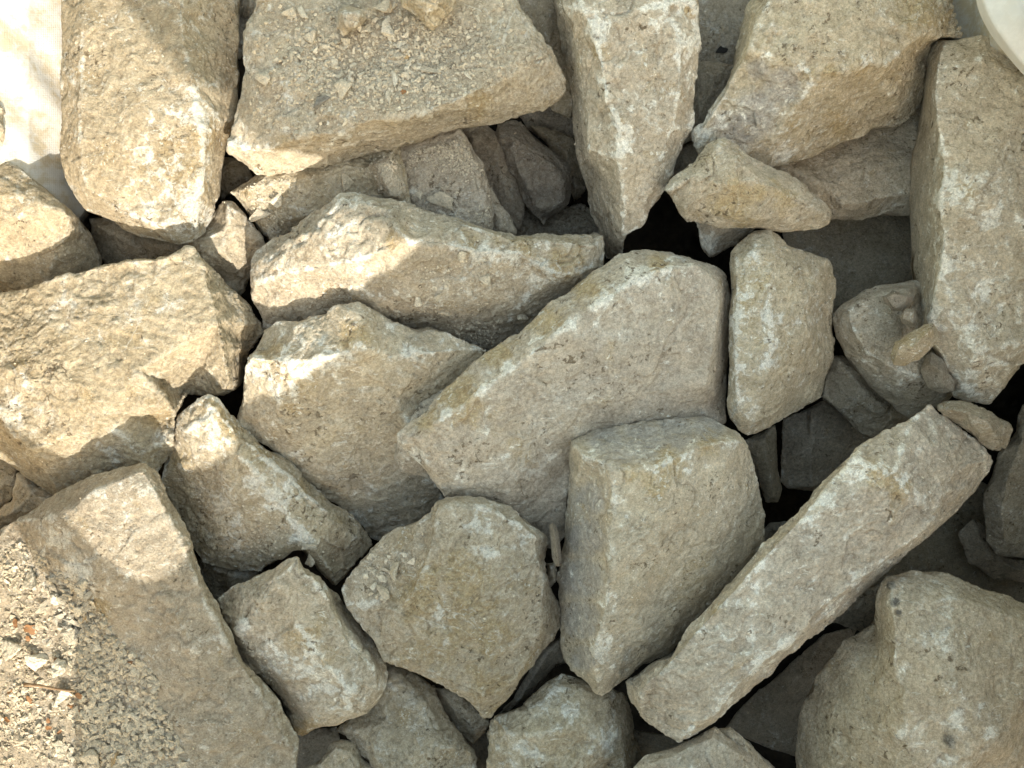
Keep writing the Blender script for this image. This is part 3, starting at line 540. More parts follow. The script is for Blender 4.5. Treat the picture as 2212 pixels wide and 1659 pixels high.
rock('limestone_block', 'smooth grey stone cut off by the bottom edge below the bar-shaped one', 'boulder',
 '1360,1670,2.4 1392,1632,2.6 1439,1618,2.8 1466,1610,2.8 1493,1593,2.6 1521,1577,2.4 1545,1566,2.2 1562,1582,2.2 1603,1612,2.2 1630,1637,2 1650,1665,1.8 1690,1745,1 1340,1745,2',
 '1400,1650,4 1470,1625,4.4 1540,1590,3.8 1590,1625,3.8 1640,1690,3|1500,1660,5 1560,1745,5',
 T=8, rough=.5, rnd=1, ochre=.1, white=.3, grey=.8, key='grey_bottom')
rock('limestone_block', 'brown block near the bottom edge, wedged below the speckled block and the ochre slab', 'boulder',
 '725,1578,-2 760,1545,-2.4 800,1500,-2.6 826,1420,-3 862,1440,-3 898,1458,-2.6 928,1478,-2.2 944,1496,-2 958,1529,-1.8 980,1567,-1.6 1004,1597,-1.4 1023,1622,-1.2 1029,1658,-1 1030,1745,-1 815,1745,-1 808,1659,-1.4 781,1620,-1.6 760,1596,-1.8',
 '850,1460,-1 900,1500,-.4 935,1560,0 970,1606,.4 1015,1625,.6|942,1612,1 972,1606,1 1010,1625,.4|840,1480,-1 830,1560,-.6 880,1640,.6 900,1745,.6|770,1580,-.6 830,1660,.2 850,1745,.2',
 T=8, rough=1.2, ochre=.3, white=.3, grey=.3, stains='w,970,1606,12,1 w,820,1610,20,.6 d,980,1650,8,.5', key='brown_low')
rock('limestone_block', 'small brown stone poking up at the bottom edge left of the brown block', 'rock',
 '655,1665,-1.6 685,1642,-1.4 704,1625,-1.4 713,1606,-1.6 726,1592,-1.8 748,1595,-1.8 770,1606,-1.8 783,1633,-1.8 810,1662,-1.6 830,1745,-1.6 640,1745,-1.6',
 '690,1650,-.2 725,1615,0 755,1620,-.2 775,1660,0 780,1745,0|725,1615,0 720,1745,.4',
 T=5, rough=1.1, ochre=.35, white=.25, grey=.3, stains='d,740,1655,14,.6', key='brown_poke')
rock('limestone_block', 'smooth oval stone with a pale rim, holding grey chips beside the pillar', 'boulder',
 '1980,600,-1 1939,614,-.8 1898,616,-.6 1871,624,-.6 1838,641,-.8 1813,657,-1 1800,671,-1.4 1796,690,-1.8 1804,726,-2.2 1813,748,-2.6 1822,770,-3 1844,789,-3.2 1857,805,-3.4 1885,838,-3.8 1907,857,-4 1940,885,-4.2 1965,900,-4.2 2010,890,-3.4 2050,865,-2.6 2075,830,-2 2050,740,-2 2005,640,-1.6',
 '1826,668,1.2 1832,690,1.4 1846,726,1.4 1871,762,1.4 1912,788,1.4 1940,801,1.2 1985,818,.8 2040,840,0|1826,668,1.2 1870,640,1.4 1930,630,1.2 1985,620,.6|1930,680,1.4 1950,740,1.2 2000,780,.6',
 T=8, rough=.6, rnd=1, ochre=.15, white=.35, grey=.5, stains='w,1838,700,12,.9 w,1875,768,14,.9 w,1960,810,16,.8 w,1815,700,20,.5', key='oval')
rock('limestone_block', 'tan stone tucked beneath the chunky upper right block and left of the pillar', 'boulder',
 '1650,340,-4 1740,330,-5 1850,280,-5.4 1990,215,-5 2000,340,-4 1990,455,-5.4 1964,463,-5.6 1917,463,-5.6 1890,470,-5.6 1860,476,-5.6 1841,479,-5.6 1800,477,-5.4 1740,470,-5',
 '1700,360,-3.6 1780,400,-2.8 1820,440,-2.8 1854,440,-2.8 1900,428,-2.8 1961,418,-2.8 1990,410,-3|1780,400,-2.8 1870,360,-3.2 1985,330,-3.4',
 T=8, rough=.6, ochre=.2, white=.2, grey=.1, key='tan_tucked')
rock('limestone_slab', 'dark flat stone in the recess between the perched ochre stone and the oval one', 'boulder',
 '1680,480,-10 1800,440,-10 1990,430,-10 2010,640,-9 1960,660,-9 1860,700,-9.4 1780,680,-10 1720,600,-10',
 '1760,540,-9.2 1860,560,-8.8 1960,560,-8.6', T=7, rough=.5, ochre=.15, white=.1, grey=.3, key='dark_flat', dz=-3.2)
rock('limestone_block', 'dusty brown stone under the broad slab, partly caught by sun at its left tip', 'boulder',
 '499,415,-.6 521,396,0 548,380,0 620,340,0 760,310,0 860,310,0 880,380,0 890,440,-.6 840,470,-1.6 740,490,-2.4 650,500,-2.6 590,530,-2.8 578,521,-2.6 554,493,-2.4 534,463,-2 518,439,-1.4',
 '515,412,.8 560,400,1.4 640,390,1.6 740,370,1.6 840,370,1.4|560,440,.8 600,480,0 650,470,0 740,440,.6 830,420,.6|530,435,.4 575,500,-1',
 T=7, rough=1.2, ochre=.25, white=.15, grey=.1, stains='o,530,420,8,1', key='dusty', val=-.14, warm=.9)
rock('limestone_slab', 'flat rubble-covered stone under the right half of the broad slab', 'boulder',
 '830,300,-1.4 900,290,-1.4 990,270,-1.4 1012,308,-1.6 1023,330,-1.8 1045,360,-2 1052,390,-2 1062,436,-2.2 1066,466,-2.4 1069,500,-2.6 1000,520,-2.6 900,490,-2 860,430,-1.6 830,360,-1.4',
 '870,330,-.4 990,310,-.4 1030,370,-.6 1045,440,-.8 1045,480,-1|870,330,-.4 890,420,-.4 960,460,-.6 1045,480,-1',
 T=6, rough=1.1, ochre=.1, white=.25, grey=.6, key='rubble', val=-.08, warm=0)
rock('limestone_block', 'upright lump of stone between the dusty brown stone and the rubble-covered one', 'rock',
 '790,352,1.4 815,338,1.6 838,332,1.6 852,345,1.6 868,372,1.2 880,400,1 882,428,.6 868,440,.4 835,436,.6 820,425,1 812,398,1.4 800,375,1.4',
 '810,355,2.8 840,350,2.8 860,385,2.2 865,425,1.4|825,380,2.8 845,420,2', T=3.4, vox=1.5, rough=1, ochre=.15, white=.2, grey=.3, key='lump')
rock('limestone_block', 'corner stone half in shadow between the tall block and the humped one', 'boulder',
 '440,500,-1 477,430,-.4 505,430,-.6 513,441,-.8 535,474,-1.2 573,520,-1.8 575,560,-3 548,575,-3.4 541,602,-3.6 537,622,-3.8 520,645,-3.8 490,640,-3.4 460,610,-3 425,565,-1.6 400,530,-1',
 '492,440,.8 491,490,.8 480,540,.4 440,560,0|505,450,.4 530,510,-1 525,600,-2.6|430,520,.6 490,490,.8',
 T=7, rough=.8, ochre=.2, white=.5, grey=.3, key='half_shadow', val=-.1)
rock('limestone_block', 'stone at the left edge with bright top and shaded front, below the fabric', 'boulder',
 '-80,320,2.6 0,343,3 41,360,3.2 76,387,3.2 109,417,3.2 128,434,3 147,452,2.4 165,465,1 191,501,-.6 205,520,-1.4 224,566,-2.4 213,600,-2.6 109,640,-2 0,660,-1.4 -80,670,-1',
 '-80,400,4.6 0,420,4.8 80,436,4.4 140,456,3.6 150,470,3.2 148,499,2.6 131,529,2 109,583,1 100,620,0|-80,470,4.4 0,468,4.4 80,462,4.2 140,460,3.6|-80,560,2 60,560,1.8 120,540,2',
 T=11, rough=.7, ochre=.3, white=.4, grey=.2, stains='w,40,400,40,.6', key='bright_top', val=-.16, warm=.8)
rock('limestone_block', 'dark blue-grey stone deep in the hole between the broad slab and the wedge', 'boulder',
 '1067,284,-7 1072,265,-7 1118,254,-7 1135,270,-7 1159,297,-7.2 1195,325,-7.4 1217,344,-7.6 1233,368,-7.8 1240,390,-8 1237,420,-8 1233,441,-8 1217,457,-8 1187,471,-8 1176,492,-8.2 1162,477,-8 1146,460,-7.6 1132,439,-7.4 1124,417,-7 1115,387,-7 1091,355,-7 1075,314,-7',
 '1080,290,-5.8 1120,300,-5.2 1180,345,-5.4 1220,390,-5.8 1215,440,-6.4|1100,330,-5.6 1140,400,-5.4 1165,450,-6.4',
 T=7, rough=.7, ochre=.05, white=.12, grey=1, key='blue_grey', val=-.2, warm=0, dz=-4.5)
rock('limestone_block', 'shadowed stone directly behind the dark blue-grey one, right of the broad slab', 'boulder',
 '1110,235,-12 1200,190,-12 1260,190,-12 1270,340,-12 1200,320,-12 1140,280,-12', '1150,250,-11 1240,260,-10.6', T=7, rough=.6, grey=.9, white=.1, key='behind_a', dz=-6)
rock('limestone_block', 'thin brown stone leaning in the dark hole left of the wedge', 'boulder',
 '1140,268,-10.5 1173,275,-10 1211,286,-10 1241,297,-10 1262,350,-11 1268,410,-12 1240,440,-12 1215,380,-11 1180,310,-10.6', '1170,285,-9.6 1225,330,-9.4 1245,400,-10.4', T=6, rough=.7, ochre=.2, white=.1, grey=.4, key='thin_brown', val=-.1, dz=-5)
rock('limestone_block', 'low jagged dark stone at the bottom of the hole beside the wedge', 'boulder',
 '1085,440,-11 1130,430,-11 1180,470,-11 1260,430,-11 1310,470,-11 1310,540,-11 1200,540,-11 1090,530,-11', '1110,470,-10 1200,500,-10 1290,490,-10', T=6, rough=1.2, grey=.7, white=.1, key='low_dark', val=-.15, dz=-5)
rock('limestone_block', 'narrow grey-tan sliver standing against the rubble-covered stone', 'rock',
 '1040,360,-4 1058,400,-3.6 1078,440,-3.6 1113,502,-4 1090,515,-4.4 1055,505,-4 1040,440,-4', '1060,430,-3 1085,490,-3.2', T=5, rough=.7, grey=.4, white=.2, key='sliver_a')
rock('limestone_block', 'stone glimpsed at the top edge between the broad slab and the wedge', 'boulder',
 '1085,-60,-5 1215,-60,-5 1220,100,-5.4 1240,210,-6 1235,260,-6.6 1190,240,-6.4 1140,120,-5.4', '1130,-20,-4 1180,60,-4 1210,180,-5', T=8, rough=.6, grey=.4, white=.15, key='glimpsed', dz=-2)
rock('limestone_block', 'dark stone at the top edge between the wedge and the chunky block', 'boulder',
 '1480,-60,-7 1660,-60,-7 1640,60,-7 1600,150,-7.4 1500,160,-7.4', '1510,-20,-6.2 1560,40,-6 1580,120,-6.6', T=8, rough=.6, ochre=.15, grey=.3, white=.1, key='top_dark', dz=-1.5)
rock('limestone_block', 'brownish stone showing between the right flank of the wedge and the chunky block', 'boulder',
 '1490,134,-5 1540,132,-5 1590,140,-5 1575,190,-5 1545,240,-5 1510,300,-5.4 1470,320,-5.4', '1510,150,-4.2 1545,160,-4 1510,260,-4.4', T=7, rough=.6, ochre=.4, grey=0, white=.1, key='brownish', dz=-2)
rock('limestone_block', 'shadowed stone under the left tip of the chunky block', 'boulder',
 '1450,330,-7 1500,300,-7 1530,330,-7 1500,390,-7 1455,400,-7.4', '1480,340,-6.2 1500,350,-6.4', T=5, rough=.6, grey=.2, white=.1, key='under_tip', dz=-2)
rock('limestone_block', 'small pointed stone hanging below the perched ochre stone over the black gap', 'rock',
 '1495,470,0 1509,492,-.4 1510,510,-.6 1516,531,-1.2 1533,552,-1.8 1543,553,-1.8 1562,543,-1.6 1587,532,-1.4 1603,518,-1 1630,500,-.6 1645,480,0 1570,455,.6',
 '1530,480,1.2 1538,510,.6 1536,545,-.6|1545,480,1.4 1600,490,.6', T=4, vox=1.5, rough=.7, ochre=.1, white=.7, grey=.5, stains='w,1540,525,12,.9', key='pointed')
rock('limestone_block', 'dark tapering stone in the gap between the upright stone and the bar', 'boulder',
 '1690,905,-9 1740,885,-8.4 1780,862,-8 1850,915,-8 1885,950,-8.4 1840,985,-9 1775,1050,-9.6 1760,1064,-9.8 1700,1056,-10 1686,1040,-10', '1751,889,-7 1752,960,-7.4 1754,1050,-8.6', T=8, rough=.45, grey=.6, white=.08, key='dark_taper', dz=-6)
rock('limestone_block', 'thin dark stone on edge just right of the squared block', 'boulder',
 '1600,955,-7 1640,935,-7 1676,915,-7 1678,1000,-8 1690,1060,-8.6 1682,1086,-9 1655,1085,-9 1636,1030,-8', '1650,950,-6 1660,1010,-6.6 1670,1070,-8', T=7, rough=.5, ochre=.2, grey=.2, white=.05, key='thin_edge', dz=-4)
rock('limestone_block', 'mottled stone under the oval stone, above the upper end of the bar', 'boulder',
 '1795,770,-5 1822,768,-4.8 1860,800,-5 1910,855,-5.4 1970,905,-6 1940,930,-7 1878,950,-7.4 1848,930,-7 1800,880,-6.4 1772,862,-6 1782,806,-5.4', '1815,785,-4 1860,835,-4 1850,870,-4.6 1830,885,-5|1860,835,-4 1930,900,-5', T=7, rough=.7, ochre=.2, grey=.2, white=.25, key='mottled', dz=-2)
rock('limestone_block', 'long dim stone at the right edge below the pillar, behind the pebble', 'boulder',
 '2300,780,-4 2230,830,-4 2200,900,-4 2193,946,-4 2152,978,-4.4 2143,1028,-4.6 2121,1068,-5 2124,1123,-5.4 2126,1169,-5.8 2151,1203,-6 2181,1210,-6 2230,1206,-6 2310,1190,-6', '2205,960,-2.4 2180,1020,-2.4 2165,1090,-2.8 2170,1170,-4|2205,960,-2.4 2310,940,-2|2180,1020,-2.4 2310,1060,-2', T=9, rough=.6, rnd=1, ochre=.12, grey=.3, white=.2, key='dim_right', dz=-2)
rock('limestone_slab', 'wide dark slab lying deep beneath the right side of the bar', 'boulder',
 '1850,1300,-12 2000,1120,-12 2120,1040,-12 2320,1160,-11 2320,1420,-11 2080,1330,-11.4 1960,1290,-12', '1960,1240,-11.2 2120,1180,-11 2240,1260,-10.4', T=6, rough=.4, grey=.2, white=.05, key='wide_dark', dz=-6)
rock('limestone_block', 'dark curled stone between the dim right stone and the wide dark slab', 'boulder',
 '2070,1150,-9 2100,1120,-8.6 2140,1130,-8.6 2170,1200,-8.8 2240,1215,-9 2240,1260,-9.6 2150,1255,-9.6 2090,1215,-9.4', '2110,1150,-7.4 2150,1210,-7.4 2210,1235,-8', T=5, rough=.6, grey=.4, white=.1, key='curled', dz=-4)
rock('limestone_block', 'small shadowed stone between the bar and the lower right corner block', 'rock',
 '1790,1340,-7 1854,1270,-6.6 1920,1250,-6.6 1920,1340,-6.6 1884,1352,-7 1858,1364,-7.4', '1830,1320,-6.2 1880,1300,-5.8', T=5, rough=.7, grey=.3, white=.1, key='shadowed_small', dz=-3)
rock('limestone_block', 'very dark stone in the black gap under the lower edge of the bar', 'boulder',
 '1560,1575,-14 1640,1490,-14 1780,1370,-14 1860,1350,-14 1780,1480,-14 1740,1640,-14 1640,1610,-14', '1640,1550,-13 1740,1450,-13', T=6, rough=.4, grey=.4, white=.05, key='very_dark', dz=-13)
rock('limestone_block', 'tan stone half hidden behind the smooth grey one at the bottom edge', 'boulder',
 '1548,1575,-1 1578,1569,-.8 1600,1581,-.8 1625,1603,-1 1647,1628,-1.2 1680,1662,-1.6 1720,1745,-2 1600,1745,-1', '1575,1590,.2 1610,1612,.2 1650,1660,-.2 1670,1745,-.4', T=7, rough=.6, ochre=.3, grey=.1, white=.15, key='half_hidden')
rock('limestone_block', 'small tan stone at the bottom of the dark gap right of the squared block', 'rock',
 '1645,1150,-9 1662,1130,-9 1695,1122,-9 1715,1130,-9.4 1690,1175,-9.6 1640,1190,-9.4', '1665,1145,-8.4 1690,1140,-8.4', T=4, rough=.6, grey=.5, white=.1, key='gap_small', dz=-7)
rock('limestone_block', 'pale underlying stone peeping out left of the big grey centre stone', 'rock',
 '860,960,.6 863,925,.8 876,887,1 896,870,1 931,851,1 959,832,.6 985,850,0 985,960,0 960,1045,-1 929,1036,-1 893,1027,-.6 863,1013,-.2 851,985,.2', '876,920,1.8 900,890,2 950,850,1.6|872,980,1.4 900,1015,.4', T=5, rough=.8, ochre=.1, white=.5, grey=.5, key='peeping')
rock('limestone_block', 'weathered brown stone in the crevice below the orange crest block', 'boulder',
 '425,1205,-4.4 470,1215,-4 520,1228,-3.6 560,1236,-4 560,1270,-5 500,1300,-5 460,1310,-5.4 436,1250,-5', '450,1225,-3.4 500,1240,-3 530,1250,-3.4', T=5, rough=1.3, strata=(10, 1), ochre=.4, grey=0, white=.15, key='crevice', dz=-1)
rock('limestone_block', 'dark brown stone at the left edge below the ribbed block', 'boulder',
 '-80,980,-3 0,985,-3 38,1013,-3 38,1050,-3.2 24,1080,-3.6 0,1100,-4 -80,1120,-4', '-80,1030,-1.8 0,1040,-2 25,1050,-2.4', T=7, rough=.7, ochre=.2, grey=0, white=.1, key='left_dark')
rock('limestone_block', 'tan stone at the left edge between the ribbed block and the gravelly corner block', 'boulder',
 '45,1020,-.8 120,1065,-.6 180,1060,-.6 150,1090,-.8 76,1110,-.6 0,1150,-1 -80,1170,-1 -80,1130,-1.4 0,1096,-1.2 25,1080,-1', '-80,1145,.2 20,1110,.2 70,1070,.4 110,1080,.4', T=7, rough=.8, ochre=.3, grey=0, white=.2, key='left_tan')
rock('limestone_block', 'slim grey upright splinter wedged between the ochre slab and the squared block', 'rock',
 '1186,1133,1.6 1192,1129,1.8 1199,1132,2 1206,1150,2 1211,1183,2 1214,1218,1.8 1207,1224,1.6 1199,1222,1.6 1192,1203,1.6 1190,1172,1.6', '1194,1136,2.8 1200,1165,3 1206,1218,2.8', T=3, vox=1.0, rough=.5, ochre=.05, white=.2, grey=1, key='splinter', low=True, val=-.35, dz=2.2)
rock('limestone_block', 'pale small stone just below the slim grey splinter', 'rock',
 '1176,1215,-1 1200,1212,-.8 1208,1226,-.8 1204,1254,-1 1194,1268,-1.2 1180,1276,-1.4', '1190,1225,0 1198,1250,-.2', T=4, vox=1.5, rough=.5, ochre=.2, white=.3, grey=.1, key='pale_small')
rock('limestone_block', 'shadowed stone in the crevice between the ochre slab and the squared block', 'boulder',
 '1060,1560,-5 1110,1505,-4.6 1140,1455,-4 1175,1405,-3.6 1215,1375,-3.4 1225,1430,-4 1200,1430,-4.4 1180,1460,-5 1150,1500,-5.6 1100,1540,-5.6', '1120,1515,-4 1190,1400,-2.8 1200,1410,-3', T=6, rough=.6, ochre=.1, grey=.4, white=.1, key='cleft_shadow', dz=-3)
rock('limestone_block', 'greyish stone between the brown low block and the tip of the ochre slab', 'boulder',
 '930,1480,-3.4 1000,1495,-3 1050,1545,-3 1062,1562,-3.4 1048,1585,-3.8 1030,1602,-4 1022,1612,-4 995,1590,-4 965,1545,-4', '960,1500,-2.4 1000,1530,-2 1025,1580,-2.6', T=6, rough=.9, ochre=.15, grey=.5, white=.2, key='greyish')
rock('limestone_block', 'black-shadowed stone in the gap at the bottom edge beside the gravelly corner block', 'boulder',
 '620,1590,-10 660,1580,-9.6 730,1565,-9.6 735,1600,-9.6 710,1640,-10 660,1700,-10 620,1700,-10', '650,1610,-9 710,1590,-8.8', T=6, rough=.4, grey=.5, white=.05, key='black_shadowed', dz=-8)
rock('limestone_block', 'stone glimpsed at the top between the tall block and the broad slab', 'boulder',
 '500,-60,-4 600,-60,-4 560,10,-4.4 535,60,-5 520,130,-6 505,130,-6 505,20,-5', '535,-40,-3.4 540,20,-3.8', T=8, rough=.6, grey=.3, white=.1, key='top_glimpse')
rock('limestone_block', 'shaded stone under the narrow end of the tall block, beside the bright-topped stone', 'boulder',
 '190,470,-3 240,470,-2.6 305,505,-2.6 325,525,-3 328,575,-4 240,585,-4.4 212,540,-4', '215,490,-2 280,520,-1.8 320,560,-3', T=7, rough=.6, ochre=.25, grey=.1, white=.2, key='shaded_a', dz=-2)
rock('limestone_block', 'second shaded stone under the tall block, touching the top of the ribbed block', 'boulder',
 '300,508,-3.4 360,515,-3 415,515,-3 420,545,-3.4 390,575,-4.4 325,580,-5', '330,530,-2.6 380,535,-2.4', T=6, rough=.6, ochre=.2, grey=.1, white=.2, key='shaded_b', dz=-1)
rock('limestone_block', 'tiny edge of a stone lying on the fabric at the far left', 'rock',
 '-70,200,3.4 -10,215,3.6 6,245,3.6 11,280,3.6 8,315,3.4 0,345,3 -70,350,3', '-60,270,5 -5,280,4.6', T=4, vox=1.5, rough=.8, ochre=.2, grey=.1, white=.2, key='tiny_edge')
rock('limestone_pebble', 'two-toned oval pebble resting on the upper end of the bar', 'pebble',
 '2017,876,3.4 2034,865,3.6 2072,863,4 2113,874,4 2143,888,4 2162,902,3.8 2184,910,3.6 2192,927,3.4 2188,954,3.2 2167,973,3 2140,976,3 2121,961,3 2099,942,3.2 2077,923,3.2 2044,908,3.2 2028,896,3.2',
 '2040,882,5 2090,890,6 2128,905,6.2 2150,935,5.4 2160,955,4.6|2128,905,6.2 2118,938,5 2110,948,4.2|2090,890,6 2100,920,5.4', T=3.4, vox=1.2, rough=.7, ochre=.12, white=.25, grey=.3, key='pebble_bar')
rock('limestone_chip', 'larger grey chip on the oval stone, against the pillar', 'stone chip',
 '1905,640,1.6 1917,636,1.8 1928,626,2 1940,630,2.1 1956,624,2.2 1976,642,2.2 1972,652,2.1 1963,656,2 1950,672,1.9 1945,684,1.8 1926,672,1.6 1921,662,1.6 1911,656,1.6', '1916,643,2.6 1932,634,2.9 1960,640,3.1 1956,655,2.8 1930,664,2.5 1916,643,2.6', T=1.6, vox=.8, rough=.4, rnd=0, ochre=0, white=.2, grey=1, key='chip_grey', low=True, val=-.34, dz=1.9)
rock('limestone_chip', 'smaller grey chip overlapping the lower tip of the larger grey chip', 'stone chip',
 '1957,666,2.4 1976,668,2.6 1981,687,2.6 1975,707,2.6 1949,698,2.2 1943,684,2.2', '1954,672,3.3 1974,676,3.4 1972,696,3.4 1950,688,3 1954,672,3.3', T=1.4, vox=.8, rough=.3, rnd=0, ochre=0, white=.2, grey=1, key='chip_grey2', low=True, val=-.28, dz=2.1)
rock('limestone_chip', 'bright ochre-yellow chip lodged between the oval stone and the pillar', 'stone chip',
 '1923,768,3.2 1933,738,3.5 1943,735,3.5 1962,720,3.8 1988,707,4.2 1996,701,4.2 2016,698,4.4 2025,712,4.5 2029,731,4.4 2011,753,4.2 2006,759,4 1985,778,3.8 1968,782,3.5 1955,791,3.3 1930,788,3.2', '1936,766,4.5 1946,744,5.1 1984,724,4.9 2009,711,5.5 2019,728,4.8 1986,762,5 1957,779,4.2 1936,766,4.5|1946,744,5.1 1970,752,5.4 1986,762,5|1970,752,5.4 2009,711,5.5', T=2.2, vox=.8, rough=.8, rnd=0, ochre=1.0, white=.8, grey=0, key='chip_ochre', low=True, dz=1.5)
rock('limestone_chip', 'rough grey chip below the ochre-yellow chip, beside the foot of the pillar', 'stone chip',
 '2000,768,1 2012,760,1.4 2042,779,1.8 2050,807,1.8 2064,823,1.8 2060,846,1.4 2034,850,1 2004,838,.6 1988,800,.4', '2010,785,2.4 2035,805,2.8 2040,835,2.2', T=2, vox=1.0, rough=1, ochre=.05, white=.15, grey=.7, key='chip_rough', low=True, val=-.2, dz=0.8)
rock('limestone_chip', 'pale pointed lump of stone cut by the top edge on the broad slab', 'rock',
 '855,-40,7.4 868,14,7.8 898,35,8 922,58,7.8 934,67,7.4 942,60,7.4 958,41,7.6 982,16,7.6 995,-40,7.4', '885,0,10 920,30,9.6 935,55,8.4|920,30,9.6 955,0,10|920,-40,10.4 920,30,9.6', T=2.6, vox=1.2, rough=.9, ochre=.1, white=.45, grey=.3, key='slab_lump')
rock('limestone_chip', 'fist-sized pale stone on the broad slab, left of the pointed lump', 'rock',
 '731,27,7.4 745,11,7.6 783,19,7.8 804,22,7.6 797,41,7.6 778,63,7.4 756,71,7.2 740,74,7.2 728,55,7.2', '745,30,9.2 775,30,9.4 770,55,8.8|750,55,8.8 770,55,8.8', T=2, vox=1.1, rough=.9, ochre=.02, white=.5, grey=.4, key='slab_fist')
rock('limestone_block', 'dim grey stone in the hole between the rubble-covered stone and the dark blue-grey one', 'boulder',
 '985,270,-9 1040,262,-9 1085,290,-9 1110,370,-9 1135,440,-9.4 1125,500,-9.6 1070,500,-9.6 1040,400,-9', '1020,290,-7.6 1070,330,-7.6 1090,400,-7.8 1105,470,-8.4', T=6, rough=.7, grey=.6, white=.1, key='dim_grey', val=-.2, warm=0, dz=-3)
rock('limestone_block', 'dim stone wedged in the gap between the tall block, dusty stone and corner stone', 'rock',
 '470,340,-7 530,350,-7 548,385,-7 500,420,-7 480,435,-7.4 465,400,-7', '490,360,-6 520,380,-6 490,410,-6.4', T=5, rough=.8, grey=.2, ochre=.2, white=.1, key='dim_wedged')
rock('limestone_block', 'dim stone at the bottom of the gap between the bar and the smooth grey stone', 'boulder',
 '1360,1570,-9 1440,1590,-9 1500,1600,-9 1560,1640,-9.4 1420,1680,-9 1350,1640,-9', '1380,1600,-8 1450,1620,-7.8', T=6, rough=.8, grey=.4, white=.1, key='dim_gap')
rock('limestone_block', 'dim stone in the dark slot between the brown low block and the cleft stone', 'rock',
 '1000,1590,-8 1040,1580,-8 1070,1600,-8 1060,1680,-8.4 1020,1690,-8', '1025,1610,-7 1045,1650,-7', T=5, rough=.8, grey=.4, white=.1, key='dim_slot')
# ------------------------------------------------------------------ the bulk bag
def sheet(name, fn, nu, nv, thick, mat, parent, us=1.0, vs_=1.0):
    """fn(u, v) -> Vector; a cloth of real thickness"""
    bm = bmesh.new(); uvl = bm.loops.layers.uv.new('UVMap')
    g = [[bm.verts.new(fn(i / nu, j / nv)) for j in range(nv + 1)] for i in range(nu + 1)]
    for i in range(nu):
        for j in range(nv):
            f = bm.faces.new((g[i][j], g[i + 1][j], g[i + 1][j + 1], g[i][j + 1])); f.smooth = True
            for lp, (a, b) in zip(f.loops, ((i, j), (i + 1, j), (i + 1, j + 1), (i, j + 1))):
                lp[uvl].uv = (a / nu * us, b / nv * vs_)
    bmesh.ops.recalc_face_normals(bm, faces=bm.faces)
    bmesh.ops.solidify(bm, geom=bm.faces[:], thickness=thick)
    me = bpy.data.meshes.new(name); bm.to_mesh(me); bm.free()
    for p in me.polygons: p.use_smooth = True
    me.materials.append(mat)
    o = bpy.data.objects.new(name, me); col.objects.link(o); o.parent = parent
    return o

bag = bpy.data.objects.new('bulk_bag', None); col.objects.link(bag)
tag(bag, 'white woven bulk bag holding the stones, showing at both upper corners', 'bag')
def lerp(t, K):
    for (a, va), (b, vb) in zip(K[:-1], K[1:]):
        if t <= b:
            s = (t - a) / (b - a); s = s * s * (3 - 2 * s)
            return va + (vb - va) * s
    return K[-1][1]
def n1(x, y, s):
    return float(vnoise(np.array([[x, y, .5]]), s)[0])
def left_panel(u, v):
    gy = -260 + v * 2200
    prof = [(0, (-330, 30)), (.25, (-190, 13)), (.45, (-60, 4.2)), (.62, (60, 1.6)), (.78, (190, -3.5)), (.9, (235, -14)), (1, (240, -84))]
    gx = lerp(u, [(a, b[0]) for a, b in prof]); h = lerp(u, [(a, b[1]) for a, b in prof])
    gx -= 300 * min(1, max(0, (gy - 430) / 220)) ** 1.5
    fold = 1.1 * n1(gx * .006 + gy * .004, gy * .0015, 3) + .4 * n1(gx * .017 - gy * .012, gy * .006, 4) + .12 * n1(gx * .05, gy * .02, 6)
    return at(gx, gy, h + fold * (1 if u > .1 else .3))
sheet('side_panel', left_panel, 90, 150, .0015, M_BAG, bag, 5, 8)
def right_panel(u, v):
    gy = -260 + v * 2200
    prof = [(0, (2030, -84)), (.2, (2035, -8)), (.45, (2060, .5)), (.62, (2105, 3)), (.8, (2220, 12)), (1, (2330, 24))]
    gx = lerp(u, [(a, b[0]) for a, b in prof]); h = lerp(u, [(a, b[1]) for a, b in prof])
    gx += 300 * min(1, max(0, (gy - 95) / 160)) ** 1.2
    fold = .5 * n1(gx * .008 + gy * .006, gy * .003, 13) + .2 * n1(gx * .03, gy * .02, 14)
    return at(gx, gy, h + fold)
sheet('side_panel', right_panel, 70, 130, .0015, M_BAG, bag, 4, 8)
def far_panel(u, v):
    gx = -420 + u * 3100
    return at(gx, -150 - 130 * v ** 2 + 12 * n1(gx * .006, v * 3, 23), -84 + 88 * v)
sheet('side_panel', far_panel, 90, 20, .0015, M_BAG, bag, 8, 2)
def near_panel(u, v):
    gx = -420 + u * 3100
    return at(gx, 1815 + 70 * v ** 2 + 12 * n1(gx * .006, v * 3, 33), -84 + 82 * v)
sheet('side_panel', near_panel, 90, 20, .0015, M_BAG, bag, 8, 2)
def base_panel(u, v):
    gx = -420 + u * 3100
    gy = -260 + v * 2200
    return at(gx, gy, -83.5 + .5 * n1(gx * .004, gy * .004, 43))
sheet('base_panel', base_panel, 20, 20, .0015, M_BAG, bag, 8, 8)
EDGE = [(2096, -160), (2112, -30), (2116, 5), (2126, 35), (2145, 70), (2168, 101), (2212, 153), (2290, 235), (2400, 340)]
